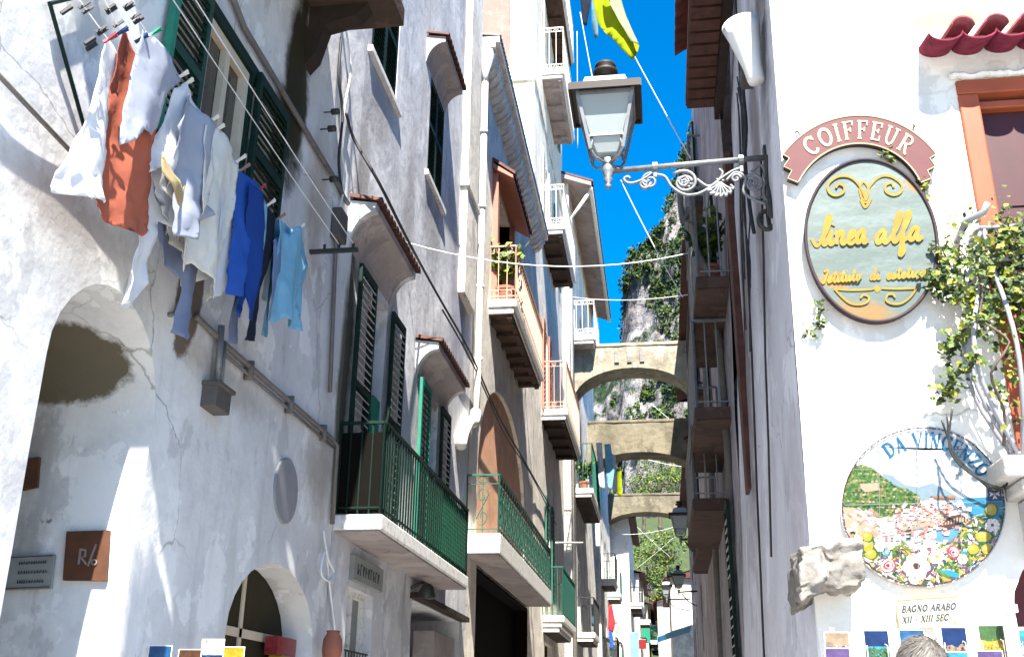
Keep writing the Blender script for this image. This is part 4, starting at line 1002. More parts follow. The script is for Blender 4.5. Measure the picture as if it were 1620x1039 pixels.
poly("c_sea2", [(1480, 838), (1540, 828), (1586, 820), (1585, 850), (1530, 858), (1480, 856)])
for _ in range(26):
    x, y = rnd.uniform(1500, 1585), rnd.uniform(792, 855)
    if inside(x, y, 6) and x > 1520 - (y-790)*.5: poly(rnd.choice(["c_sea2", "c_sky", "c_far"]), [(x, y), (x + rnd.uniform(6, 18), y-1), (x + 14, y+1)])
hill = [(1334, 765), (1346, 738), (1362, 734), (1378, 738), (1395, 752), (1415, 767), (1438, 775), (1456, 784), (1456, 794), (1440, 806), (1412, 815), (1392, 818), (1365, 806), (1333, 802)]
poly("c_g2", hill)
for j in range(22):
    for i in range(48):
        x = 1332 + i*2.7 + rnd.uniform(-2, 2); y = 736 + j*3.7 + rnd.uniform(-1, 1) + (x-1335)*.05
        if inpoly(x, y, hill): poly(rnd.choice(["c_g1", "c_g3", "c_g1", "c_g2", "c_g1", "c_g2", "c_tan"] if j % 3 else ["c_tan", "c_g2", "c_sand", "c_g1"]), [(x-2.4, y), (x-.5, y-1.8), (x+2.4, y-.4), (x+1.5, y+1.5), (x-1.6, y+1.6)])
poly("c_sand", [(1360, 765), (1390, 763), (1392, 775), (1368, 778), (1362, 772)])
poly("c_sand", [(1333, 802), (1352, 803), (1370, 820), (1392, 842), (1380, 862), (1350, 862), (1336, 835)])
for _ in range(70): x, y = rnd.uniform(1334, 1392), rnd.uniform(804, 862); poly(rnd.choice(["c_cream", "c_pink", "c_tan", "c_wht"]), [(x, y), (x+8, y+rnd.uniform(2, 8)), (x+5, y+7), (x-3, y+3)])
for _ in range(210):
    x = rnd.gauss(1462, 36); y = rnd.gauss(826, 17); w, h = rnd.uniform(4, 9), rnd.uniform(4, 8)
    if inside(x, y, 14) and y > 792 + abs(x-1470)*.15 and x < 1538 and y < 866:
        poly(rnd.choice(["c_cream", "c_pink", "c_sand", "c_wht", "c_cream"]), [(x, y), (x+w, y-.5), (x+w, y-h), (x, y-h+.5)])
        poly(rnd.choice(["c_rose", "c_red", "c_tan", "c_brn", "c_pink"]), [(x-.6, y-h+.5), (x+w+.6, y-h), (x+w*.6, y-h-2.2), (x+w*.3, y-h-2.1)])
        if rnd.random() < .6: poly(rnd.choice(["c_far", "c_purp", "c_brn"]), [(x+w*.3, y-h*.3), (x+w*.5, y-h*.3), (x+w*.5, y-h*.7), (x+w*.3, y-h*.7)])
poly("c_brn", [(1486, 832), (1500, 818), (1520, 812), (1538, 826), (1515, 830), (1500, 836)])
for i in range(10): poly("c_sand", [(1490+i*4.6, 831-i*.8), (1492.5+i*4.6, 830-i*.8), (1492.5+i*4.6, 822-i*.9+abs(i-5)), (1490+i*4.6, 823-i*.9+abs(i-5))])
for i in range(12): poly("c_orange", [(1476+i*3, 788), (1478.5+i*3, 788), (1478.5+i*3, 784), (1476+i*3, 784.5)])
for i in range(3): poly("c_g3", [(1433, 838+i*6), (1442, 837+i*6), (1441, 840+i*6), (1434, 841+i*6)])
# flower and fruit border in the lower third
for _ in range(900):
    a = rnd.uniform(195, 352); rr = 130*math.sqrt(rnd.uniform(.30, 1)); x = rc[0] + rr*math.cos(rad(a)); y = rc[1] - rr*.97*math.sin(rad(a))
    lim = 846 + 18*math.sin((x-1340)/38) - max(0, (x-1520))*.75 - max(0, 1390-x)*.25
    if y > lim and inside(x, y, 4):
        L_ = rnd.uniform(4, 10); w = rnd.uniform(1.5, 3.2); th = rnd.uniform(0, 6.28); c_, s_ = math.cos(th), math.sin(th)
        poly(rnd.choice(["c_g1", "c_g2", "c_g3", "c_yel2", "c_cream", "c_wht", "c_pink", "c_yel", "c_cyan" if rnd.random() < .1 else "c_g2", "c_purp"]), [(x-c_*L_, y-s_*L_), (x-s_*w, y+c_*w), (x+c_*L_, y+s_*L_), (x+s_*w, y-c_*w)])
def rose(x, y, r, a, b, c2="c_wht"):
    blob(a, x, y, r); blob(c2, x, y, r*.78); blob(a, x, y, r*.6); blob(c2, x+1, y, r*.42); blob(b, x, y, r*.26)
def flower(x, y, r, a, b):
    blob("c_purp", x, y+1, r*1.05, wob=.25)
    for i in range(6): blob(a, x + r*.58*math.cos(i*1.047), y + r*.58*math.sin(i*1.047), r*.48)
    for i in range(6): poly("c_pink", [(x, y), (x + r*.9*math.cos(i*1.047+.1), y + r*.9*math.sin(i*1.047+.1)), (x + r*.9*math.cos(i*1.047+.2), y + r*.9*math.sin(i*1.047+.2))])
    blob(b, x, y, r*.26)
def lemon(x, y, r, ry):
    blob("c_g1", x+1, y+1, r*1.12, ry*1.15); blob("c_yel", x, y, r, ry, wob=.08); blob("c_yel2", x-r*.25, y-ry*.25, r*.5, ry*.45, wob=.1)
for a in ((1373, 862, 9, 12), (1378, 876, 9, 8), (1556, 848, 13, 9), (1540, 868, 9, 8), (1562, 868, 10, 8), (1568, 806, 9, 9), (1372, 848, 8, 8)): lemon(*a)
rose(1405, 894, 13, "c_rose", "c_red"); rose(1508, 873, 10, "c_rose", "c_red"); rose(1401, 873, 6, "c_cyan", "c_yel", "c_sky"); rose(1541, 900, 8, "c_navy", "c_wht", "c_sky")
flower(1450, 895, 22, "c_wht", "c_brn"); flower(1470, 868, 14, "c_wht", "c_rose"); flower(1482, 880, 12, "c_wht", "c_yel"); flower(1570, 830, 11, "c_wht", "c_purp"); flower(1523, 884, 8, "c_wht", "c_yel"); flower(1392, 864, 8, "c_wht", "c_yel"); flower(1354, 866, 9, "c_wht", "c_yel2"); flower(1447, 914, 10, "c_wht", "c_pink")
poly("c_cyan", [(1486, 902), (1502, 901), (1518, 907), (1517, 917), (1508, 912), (1488, 909)])
for (x, y) in ((1497, 914), (1490, 912), (1430, 862), (1436, 872), (1422, 918)): poly("c_yel", [(x-9, y-8), (x-3, y-2), (x+12, y+6), (x+2, y+5)]); poly("c_g2", [(x-6, y-10), (x+1, y-6), (x+8, y+2), (x-2, y-3)])
# tile joints
for x in (1385, 1450, 1520): poly("c_grout", [(x, 690), (x+.9, 690), (x+3.9, 915), (x+3, 915)])
for y in (733, 795, 862): poly("c_grout", [(1336, y+3), (1586, y-3), (1586, y-2.2), (1336, y+3.8)])
# blue square with the white eight-pointed cross
sq = [(1562, 771), (1583, 769), (1585, 791), (1564, 793)]; poly("c_navy", sq); cx_, cy_ = 1573.5, 781
for i in range(4):
    a = rad(90*i - 4); c_, s_ = math.cos(a), math.sin(a)
    pts = [(.6, 0), (8.6, -4.2), (6.6, 0), (8.6, 4.2)]; poly("c_wht", [(cx_ + u*c_ - v*s_, cy_ + u*s_ + v*c_) for u, v in pts])
# rim
for i in range(120):
    a0, a1 = i*3, i*3 + (2.1 if i % 3 else 2.9); w = 2.2 if i % 2 else 1.7
    poly("c_rim", [(rc[0]+(RR-2)*math.cos(rad(a0)), rc[1]-125.5*math.sin(rad(a0))), (rc[0]+(RR-2)*math.cos(rad(a1)), rc[1]-125.5*math.sin(rad(a1))), (rc[0]+(RR-2-w)*math.cos(rad(a1)), rc[1]-(125.5-w)*math.sin(rad(a1))), (rc[0]+(RR-2-w)*math.cos(rad(a0)), rc[1]-(125.5-w)*math.sin(rad(a0)))])
for q in k.f: pass
k.build("painted_picture", PM, RD)
k = MB(); sg, tot = textseg("DA VINCENZO")
for (x, w, segs) in sg:
    ac = -36 + (x + w/2)/tot*97
    def mp(u, v, ac=ac, w=w):
        r = 97 + v*23; a = rad(ac + math.degrees((u-w/2)*21.5/110)); return rp(rc[0] + 2 + r*math.sin(a), rc[1] + 2 - r*math.cos(a), .0335)
    strokes(k, segs, None, mp, .0008)
k.build("lettering", "c_blue", RD)

# -- plaque BAGNO ARABO
PQ = T("wall_plaque", "small cream scroll plaque naming the Arab bath, above the postcards", "plaque", P3(1469, 992, .02))
base = [(1419, 949), (1465, 945), (1508, 943), (1516, 940), (1519, 955), (1518, 985), (1514, 990), (1470, 991), (1424, 993), (1420, 972)]
f_ = [P3(a, b, .02) for a, b in base]
k = MB(); n = len(base); bk = [Vector((p.x, YR-.002, p.z)) for p in f_]; k.mat(0).add(f_, [tuple(range(n))]); k.mat(1).add(f_+bk, [(i, (i+1) % n, n+(i+1) % n, n+i) for i in range(n)])
k.tube([p + Vector((0, -.0005, 0)) for p in f_], .0035, 5, closed=True); k.tube([P3(1513, 984, .022), P3(1509, 981, .022), P3(1514, 988, .022)], .003, 4)
k.build("plate", ["plaque", "plaque_edge"], PQ)
k = MB()
def line_text(k, s, x0, y0, x1, y1, h, off):
    sg, tot = textseg(s)
    for (x, w, segs) in sg:
        def mp(u, v, x=x):
            t_ = (x+u)/tot; return P3(x0 + (x1-x0)*t_ + v*h*.18, y0 + (y1-y0)*t_ - v*h, off)
        strokes(k, [(p_, w_*1.35) for p_, w_ in segs], None, mp, .0008)
line_text(k, "BAGNO ARABO", 1426, 968, 1511, 963, 10, .0205); k.build("lettering", "ink_blue", PQ); k = MB(); line_text(k, "XII - XIII SEC.", 1427, 985, 1503, 980, 10, .0205)
k.build("lettering", "ink_blue", PQ)
# ================================================================== second house on the right, seen edge-on
R2 = T("townhouse", "dark stained house on the right behind the lantern with brown balcony undersides", "house", (.8, 16, 0))
sk2 = lambda u, v: .016*v + (u-9.4)*.012
r2w = [rect(11.2, 12.1, 5.25, 7.3), rect(15.0, 16, 5.25, 7.3), rect(10.9, 11.7, 2.0, 3.6), rect(16.5, 17.4, 9.5, 11.5), rect(20, 21, 6.4, 8.6), rect(20, 21, 10.5, 12.5)]
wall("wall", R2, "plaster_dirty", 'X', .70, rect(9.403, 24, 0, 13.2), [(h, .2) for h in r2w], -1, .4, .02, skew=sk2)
shell(R2, "rear_walls", 1.25, 8, 9.42, 24, 13.2, "plaster_dirty", open_side=('X-',))
for h in r2w:
    xw = .70 + .016*(h[0][1]+1) + (h[0][0]-9.4)*.012
    f = opening(R2, "window", h[0][0], h[1][0], h[0][1], h[2][1], .16, "green_dark", "dark_inside", xw=xw, side=-1, fw=.07, bars=2)
    shutter((xw-.06, h[0][0]-.48, 0), (0, 1, 0), (-1, 0, 0), .47, h[0][1], h[2][1], "green_dark", "louvre_pale", f, pitch=.09)
def rbal(y0, y1, xw, xo, z, zr, mr="iron_dark", ms="soffit_rust", st='bars', th=.12, bld=None, so="soffit_rust"):
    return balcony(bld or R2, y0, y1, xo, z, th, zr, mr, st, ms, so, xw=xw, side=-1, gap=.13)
# balconies stacked up the wall
b_ = rbal(9.45, 11.9, .83, .47, 5.62, 6.62, "iron_grey"); rbal(10.2, 12.6, .80, .42, 4.50, 5.45, "iron_grey"); rbal(11.6, 14.4, .82, .40, 3.85, 4.7, "iron_grey")
rbal(15.2, 18.5, .92, .66, 6.3, 7.4, "iron_dark"); rbal(16.0, 19.6, .90, .62, 4.2, 5.2, "iron_dark"); rbal(19.6, 22.6, 1.0, .80, 8.6, 9.6, "iron_dark")
rbal(14.5, 17.6, .98, .70, 9.2, 10.3, "iron_grey")
# timber gallery and tiled eave overhanging the street wall of the corner house
k = MB(); k.box(.47, .86, 5.9, 9.5, 7.62, 7.72)
for i in range(19): k.box(.48, .76, 5.95+i*.187, 5.95+i*.187+.15, 7.565, 7.617)
gl = k.build("gallery_floor", "tile_brown", RH)
k = MB(); k.box(.765, .85, 5.9, 9.55, 7.46, 7.617); k.build("beam", "soffit_dark", gl)
k = MB(); tiles_row(k, 5.9, 9.15, .80, .37, 8.28, 8.02, .2); k.build("eave_tiles", "tile_red", gl)
k = MB()
for i in range(16): k.box(.50, .515, 6.0+i*.21, 6.0+i*.21+.03, 7.725, 7.95)
k.build("rail", "white_iron", gl)
k = MB()
for (a, b, zt, zb_, r) in ((9.6, .70, 6.6, 5.6, .03), (10.6, .74, 6.4, 0, .04), (14.6, .78, 9.4, 0, .05)):
    k.tube(spline([(b-.22, a, zt-.05), (b-.20, a, zt-.6), (b, a, zt-1.1), (b-.01, a, zb_)], 4), r, 8)
k.build("downpipe", "pipe_grey", R2, smooth=True)

# pipes, wires and the white funnel along the street wall of the corner house
def sx(y, z): return .64 + .0168*z + (y-YR)*.006*(z-2) + (y-YR)*.004
def sp(px, py, y, off=.03):
    p = onY(px, py, y); return (sx(y, p.z) - off, y, p.z)
k = MB()
k.tube([sp(1205, 250, 5.55), sp(1208, 400, 5.75), sp(1222, 560, 6.0), sp(1236, 700, 6.1), sp(1250, 880, 6.3)], .007, 5)
k.tube([(sx(7.2, z) - .02, 7.2 + .05*math.sin(z*3), z) for z in (8, 7, 6, 5, 4, 3, 1)], .008, 5)
k.thing("wall_cable", "cable_black", "thin black cable running down the shaded street wall below the lantern bracket", "cable", smooth=True)
k = MB(); k.box(sx(8.2, 4)-.055, sx(8.2, 4), 8.05, 8.3, 3.2, 6.2); k.thing("wall_plank", "tile_brown", "dark red brown strip of boarding down the shaded street wall", "board")
k = MB(); rnd = random.Random(9)
for i in range(5):
    y = 6.3 + i*.2; P = []
    for j in range(6 + i % 3):
        z = 6.0 - j*.30; P.append((sx(y, z) - .04 - rnd.uniform(0, .03), y + rnd.uniform(-.06, .06) + .1*math.sin(j*.8+i), z))
    k.tube(spline(P, 3), rnd.choice((.006, .010, .014)), 5)
k.thing("cable_bundle", "cable_black", "tangle of dark cables hanging down the shaded wall behind the lantern bracket", "cables", smooth=True)
k = MB(); y0 = 5.95; xq = sx(y0, 5.9)
for (dy, dz, s) in ((0, 0, .10), (.12, -.1, .07), (-.08, -.14, .06)): k.box(xq-.09, xq+.02, y0+dy-s, y0+dy+s, 5.72+dz-s, 5.72+dz+s)
k.thing("wire_junction", "box_grey", "dark cluster of cable boxes on the shaded wall under the white funnel", "cable box", bevel=.015)
fa, fb = Vector(onY(1197, 130, 5.25)), Vector(onY(1172, 40, 5.25))
k = MB(); d = (fb-fa); Lg = d.length
k.lathe([(.045, 0), (.05, .02), (.055, Lg*.25), (.07, Lg*.45), (.095, Lg*.8), (.115, Lg), (.110, Lg*.99), (.09, Lg*.8), (.05, Lg*.4)], fa, d, 20)
k.lathe([(.05, -.30), (.052, 0.0)], fa + d.normalized()*.03 + Vector((.0, .0, 0)), d, 14) if False else None
k.thing("rain_funnel", "white_plastic", "white plastic funnel flaring upwards at the top of the shaded corner", "rain funnel", smooth=True)

# ================================================================== street lantern on its scrolled bracket
def lantern(lab, c, s=1.0, group=None, wallx=None, wally=None, detail=True):
    """c = point where the lamp stands on its arm; wallx = wall the arm is fixed to"""
    c = Vector(c); t = T("street_lantern", lab, "street lamp", c, group)
    def q(x, y, z): return c + Vector((x, y, z*.84))*s
    k = MB()
    k.lathe([(.012*s, -.12*s), (.02*s, -.10*s), (.01*s, -.085*s), (.03*s, -.06*s), (.02*s, -.04*s), (.035*s, -.01*s), (.035*s, .02*s), (.02*s, .05*s), (.045*s, .075*s)], c, (0, 0, 1), 14); k.build("finial", "iron_grey", t, smooth=True)
    k = MB()
    for sx_ in (-1, 1):
        for sy in (-1, 1):
            k.tube([q(.01*sx_, .01*sy, .06), q(.07*sx_, .07*sy, .075), q(.10*sx_, .10*sy, .13), q(.085*sx_, .085*sy, .20), q(.095*sx_, .095*sy, .26)], .009*s, 6)
    k.build("strap", "iron_grey", t, smooth=True)
    # glass body
    zb, zt, wb, wt = .235, .555, .095, .165
    k = MB()
    v = [q(-wb*.62, -wb*.62, .12), q(wb*.62, -wb*.62, .12), q(wb*.62, wb*.62, .12), q(-wb*.62, wb*.62, .12), q(-wb, -wb, zb-.01), q(wb, -wb, zb-.01), q(wb, wb, zb-.01), q(-wb, wb, zb-.01)]
    k.add(v, [(3, 2, 1, 0), (0, 1, 5, 4), (1, 2, 6, 5), (2, 3, 7, 6), (3, 0, 4, 7)]); k.build("lower_glass", "lamp_glass", t)
    k = MB(); v = [q(-wb, -wb, zb), q(wb, -wb, zb), q(wb, wb, zb), q(-wb, wb, zb), q(-wt, -wt, zt), q(wt, -wt, zt), q(wt, wt, zt), q(-wt, wt, zt)]
    k.add(v, [(3, 2, 1, 0), (0, 1, 5, 4), (1, 2, 6, 5), (2, 3, 7, 6), (3, 0, 4, 7), (4, 5, 6, 7)]); k.build("glass", "lamp_glass", t)
    k = MB()
    for sx_, sy in ((-1, -1), (1, -1), (1, 1), (-1, 1)):
        k.bar(q(wb*sx_*1.02, wb*sy*1.02, zb-.11), q(wt*sx_*1.03, wt*sy*1.03, zt+.01), .020*s)
    for (w, z, th) in ((wb*1.03, zb, .016), (wt*1.02, zt-.01, .02)):
        C4 = [q(-w, -w, z), q(w, -w, z), q(w, w, z), q(-w, w, z)]
        for i in range(4): k.bar(C4[i], C4[(i+1) % 4], th*s)
    k.build("frame", "iron_grey", t)
    k = MB(); B_ = .215; zz = zt + .012
    k.prism([q(-B_, -B_, zz), q(B_, -B_, zz), q(B_, B_, zz), q(-B_, B_, zz)], Vector((0, 0, .022*s)))
    for i, (a, b) in enumerate((((-B_, -B_), (B_, -B_)), ((B_, -B_), (B_, B_)), ((B_, B_), (-B_, B_)), ((-B_, B_), (-B_, -B_)))): k.bar(q(*a, zz+.004), q(*b, zz+.004), .014*s, .05*s)
    k.build("brim", "lamp_brown", t)
    k = MB(); w0, w1 = .155, .125; z0, z1 = zz+.023, zz+.15
    v = [q(-w0, -w0, z0), q(w0, -w0, z0), q(w0, w0, z0), q(-w0, w0, z0), q(-w1, -w1, z1), q(w1, -w1, z1), q(w1, w1, z1), q(-w1, w1, z1), q(-.05, -.05, z1+.04), q(.05, -.05, z1+.04), q(.05, .05, z1+.04), q(-.05, .05, z1+.04)]
    k.add(v, [(0, 1, 5, 4), (1, 2, 6, 5), (2, 3, 7, 6), (3, 0, 4, 7), (4, 5, 9, 8), (5, 6, 10, 9), (6, 7, 11, 10), (7, 4, 8, 11), (8, 9, 10, 11)]); k.build("hood", "lamp_roof", t, bevel=.004)
    k = MB(); k.lathe([(.055*s, 0), (.04*s, .03*s), (.038*s, .05*s), (.075*s, .06*s), (.080*s, .08*s), (.055*s, .09*s), (.045*s, .10*s), (.068*s, .115*s), (.06*s, .135*s), (.02*s, .14*s)], q(0, 0, z1+.035), (0, 0, 1), 18); k.build("chimney_cap", "lamp_brown", t, smooth=True)
    if wallx is not None:
        L_ = wallx - c.x
        k = MB(); k.tube([c + Vector((.02, 0, 0)), c + Vector((L_, 0, .03))], .018*s, 10); br = k.build("arm", "iron_grey", t, smooth=True)
        for u in (.30, .84):
            k = MB(); k.lathe([(.032*s, -.015), (.032*s, .015)], c + Vector((L_*u, 0, .03*u)), (1, 0, 0), 10); k.bar(c + Vector((L_*u, 0, -.02*s)), c + Vector((L_*u, 0, -.06*s)), .02*s); k.build("collar", "iron_grey", br)
        k = MB()
        def spiral(cx, cz, r, turns, a0, dirn, rr=.011, shrink=.25):
            n = int(22*turns); P = []
            for i in range(n+1):
                f_ = i/n; a = a0 + dirn*2*math.pi*turns*f_; R_ = r*(1 - f_*(1-shrink)); P.append(c + Vector((cx + R_*math.cos(a), 0, cz + R_*math.sin(a))))
            k.tube(P, [rr*s*(1-.45*i/n) for i in range(n+1)], 6); return P
        def sc_(pts, rr=.011): P = spline([c + Vector((x, 0, z)) for x, z in pts], 6); k.tube(P, rr*s*.85, 6)
        l = L_
        sc_([(l*.28, -.03), (l*.22, -.07), (l*.16, -.09), (l*.12, -.085), (l*.10, -.06), (l*.125, -.045), (l*.14, -.06)])
        spiral(l*.265, -.085, .055, 1.4, 1.2, 1); spiral(l*.23, -.10, .035, 1.2, 0, -1)
        sc_([(l*.30, -.04), (l*.36, -.06), (l*.40, -.13), (l*.47, -.185), (l*.55, -.19), (l*.62, -.16), (l*.70, -.10), (l*.78, -.05), (l*.84, -.03)])
        spiral(l*.48, -.105, .082, 1.5, 2.4, -1, .012); spiral(l*.48, -.105, .045, 1.2, 0, 1)
        sc_([(l*.56, -.09), (l*.62, -.14), (l*.68, -.12), (l*.72, -.06), (l*.70, -.03)])
        for i in range(7):
            a = rad(-160 + i*23); sc_([(l*.70, -.12), (l*.70 + .05*math.cos(a), -.14 + .05*math.sin(a)), (l*.70 + .085*math.cos(a), -.135 + .085*math.sin(a)), (l*.70 + .06*math.cos(a+.3), -.135 + .06*math.sin(a+.3))], .010)
        sc_([(l*.74, -.11), (l*.80, -.06), (l*.86, -.10), (l*.84, -.19), (l*.90, -.245), (l*.97, -.28)]); spiral(l*.905, -.14, .06, 1.6, 2.2, -1); spiral(l*.80, -.10, .03, 1.2, 0, 1)
        sc_([(l*.90, -.06), (l*.96, -.02), (l*.985, -.10), (l*.96, -.20), (l*.985, -.27)])
        for (u, w) in ((.25, -.10), (.48, -.105), (.50, -.12), (.46, -.09), (.70, -.11), (.905, -.14), (.95, -.25)):
            for i in range(5):
                a = i*1.256; p = c + Vector((l*u + .018*math.cos(a), 0, w + .018*math.sin(a))); k.lathe([(.004, -.008), (.013*s, 0), (.004, .008)], p, (0, 1, 0), 6)
        k.build("scrollwork", "iron_grey", br, smooth=True)
        k = MB()
        xw = wallx
        k.box(xw-.02, xw+.01, c.y-.03, c.y+.03, c.z-.34, c.z+.10)
        for sg in (1, -1):
            P = [Vector((xw-.012, c.y, c.z-.1)) + Vector((0, sg*(.05+.03*math.sin(i*.8)), -.30 + i*.045)) for i in range(10)]; k.tube(spline(P, 3), .013, 6)
        P = [Vector((xw-.03 - .045*math.sin(i*.7), c.y+.01, c.z-.32-.06*(1-math.cos(i*.7)))) for i in range(7)]; k.tube(spline(P, 3), .014, 6)
        k.build("wall_plate", "iron_dark", br, smooth=False)
    return t
lantern("grey iron lantern standing on a scrolled white bracket at the sunlit corner against the sky", (-.215, 5.5, 4.62), 1.0, None, sx(5.5, 4.6)+.0)
for lab, px, py, y, s in (("dark street lantern below the lowest flying arch, the upper of the far lamps", 1077, 853, 24, 1.0), ("small far lantern above the pale awning, left of its neighbour", 1055, 948, 44, 1.0), ("small far lantern beside the dark wall, low in the lane near the awning", 1074, 936, 36, 1.0)):
    p = onY(px, py, y); t = lantern(lab, p, s*1.15, "street lamps down the lane")
    k = MB(); k.tube([p + Vector((.02, 0, 0)), (1.25, y, p.z+.03)], .03, 8); arm = k.build("arm", "iron_dark", t, smooth=True)
    k = MB(); k.tube(spline([p + Vector((.1, 0, -.05)), p + Vector((.3, 0, -.3)), (1.2, y, p.z-.45)], 5), .02, 6); k.build("brace", "iron_dark", arm, smooth=True)

# ================================================================== flying arches across the lane
def flying_arch(lab, y, xl, xr, zs, zc, zt, th, zt_r=None, m="stone_arch_dark"):
    t = T("flying_arch", lab, "arch", ((xl+xr)/2, y, zs), "masonry arches across the lane"); zt_r = zt_r or zt
    n = 20; low = []
    for i in range(n+1):
        a = math.pi*i/n; low.append(((xl+xr)/2 - (xr-xl)/2*math.cos(a), zs + (zc-zs)*math.sin(a)**.85))
    outer = [(xl, zt)] + [(x, z) for x, z in low] + [(xr, zt_r)]
    wall("masonry", t, m, 'Y', y, outer, [], -1, .22, .03, fr=1.6)
    k = MB()
    for i in range(n): k.add([(low[i][0], y-.02, low[i][1]), (low[i+1][0], y-.02, low[i+1][1]), (low[i+1][0], y+th, low[i+1][1]), (low[i][0], y+th, low[i][1])], [(0, 1, 2, 3)])
    k.build("soffit", m, t, smooth=True)
    k = MB(); k.prism([(xl, y-.03, zt-.02), (xr, y-.03, zt_r-.02), (xr, y-.03, zt_r+.10), (xl, y-.03, zt+.08)], (0, th+.05, 0)); k.build("coping", m, t, bevel=.02)
    k = MB(); k.add([(xl, y+th, zt), (low[0][0], y+th, low[0][1])] + [(a, y+th, b) for a, b in low[1:]] + [(xr, y+th, zt_r)], [tuple(range(n+3))]); k.build("back_face", m, t)
    return t
a1 = flying_arch("broad pale masonry arch, topmost of the three across the lane, against the cliff", 31, -2.5, 1.3, 10.75, 11.97, 12.72, 1.1, m="stone_arch")
k = MB()
for dx in (-1.15, -.75, -.35): k = MB(); k.box(dx, dx+.14, 30.955, 30.99, 12.15, 12.55); k.build("recess", "stone_rough", a1)
flying_arch("weathered brown masonry arch, the middle one across the lane", 38, -2.6, 1.5, 10.0, 10.98, 12.15, 1.2)
flying_arch("small olive masonry arch, the lowest and farthest across the lane", 50, -2.5, 1.5, 10.2, 11.0, 11.82, 1.2)

# ================================================================== houses farther down the lane
def far_house(lab, side, y0, y1, xf, zt, mw, seed, roof=True, bal=True, mtrim="slab_white"):
    rnd = random.Random(seed); t = T("townhouse", lab, "house", (xf, (y0+y1)/2, 0), "houses farther down the lane")
    holes = []; z = 3.6
    while z < zt - 2.4:
        y = y0 + 1.0
        while y < y1 - 1.4:
            holes.append((rect(y, y+.95, z, z+2.05), .22)); y += rnd.uniform(2.2, 3.2)
        z += 3.3
    wall("wall", t, mw, 'X', xf, rect(y0, y1, 0, zt), holes, 1 if side < 0 else -1, .9, .03)
    fh = []
    xo = xf + side*6; x0, x1 = sorted((xf, xo))
    ex = [(rect(xf + side*1.6 - .45, xf + side*1.6 + .45, 4+3.3*i, 6+3.3*i), .2) for i in range(int((zt-7)/3.3)+1)]
    wall("end_wall", t, mw, 'Y', y0, rect(x0, x1, 0, zt), ex, -1, .9, .03)
    k = MB()
    for h, d in ex: a, b, c_, e = h[0][0], h[1][0], h[0][1], h[2][1]; k.box(a-.05, b+.05, y0+.15, y0+.2, c_-.05, e+.05)
    if ex: k.build("panes", "dark_inside", t)
    shell(t, "rear_walls", *sorted((xf + side*.31, xo)), y0+.02, y1, zt, mw, open_side=('X+' if side < 0 else 'X-', 'Y-'))
    for i, (h, d) in enumerate(holes):
        f = opening(t, "window", h[0][0], h[1][0], h[0][1], h[2][1], .2, rnd.choice(["green_rail", "white_iron", "green_dark", "salmon_wood"]), rnd.choice(["dark_inside", "green_dark", "brown_inside"]), xw=xf, side=-side, fw=.09)
        if rnd.random() < (.55 if bal else -1):
            y_ = h[0][0] - .55; zz = h[0][1]
            balcony(t, y_, y_+2.1, xf - side*.6, zz, .16, zz+1.0, rnd.choice(["iron_dark", "green_rail", "white_iron", "cream_rail"]), 'bars', mtrim, "soffit_brown", xw=xf, side=-side, gap=.16, steps=1)
    k = MB()
    if side < 0: k.prism([(xf+.4, y0-.25, zt), (xf+.4, y0-.25, zt-.1), (xf-3, y0-.25, zt+.9), (xo, y0-.25, zt)], (0, y1-y0+.3, 0))
    else: k.prism([(xf-.4, y0-.25, zt), (xf-.4, y0-.25, zt-.1), (xf+3, y0-.25, zt+.9), (xo, y0-.25, zt)], (0, y1-y0+.3, 0))
    k.build("roof", "tile_brown", t); return t
far_house("cream house past the first arch with small balconies on the left", -1, 42.1, 51, -2.35, 12.5, "plaster_far", 1)
far_house("bright white house end catching the sun beyond the lowest arch", -1, 51.2, 60, -1.45, 11.0, "plaster_white", 2)
far_house("pale house far down the left side of the lane with stacked balconies", -1, 60.2, 72, -1.2, 9.5, "plaster_far", 3)
far_house("warm buff house far down the left side of the lane", -1, 72.2, 88, -.9, 9.0, "plaster_far_warm", 4)
far_house("grey house on the right behind the dark balconies, under the arches", 1, 24.05, 38, 1.3, 13.0, "plaster_dirty", 5, bal=False, mtrim="soffit_brown")
far_house("shaded house on the right between the middle and lowest arches", 1, 38.2, 52, 1.5, 11.5, "plaster_dirty", 6, bal=False, mtrim="soffit_brown")
far_house("cream house standing forward on the right behind the far lanterns", 1, 56, 70, .55, 8.6, "plaster_far", 7)
far_house("pale yellow house closing the far end of the lane on the right", 1, 76, 90, -.25, 9.5, "plaster_far_warm", 8)
# awning over a shop far down
p = onY(1040, 1010, 50); q = onY(1090, 1000, 50)
k = MB(); k.prism([(p.x, 49, p.z), (1.35, 49, p.z+.5), (1.35, 49, p.z+.54), (p.x, 49, p.z+.05)], (0, 3.4, 0)); k.prism([(p.x, 48.98, p.z), (p.x, 52.4, p.z), (p.x, 52.4, p.z-.3), (p.x, 48.98, p.z-.3)], (.02, 0, 0))
k.thing("shop_awning", "cloth_sky", "pale blue shop awning spread over the far end of the lane", "awning")

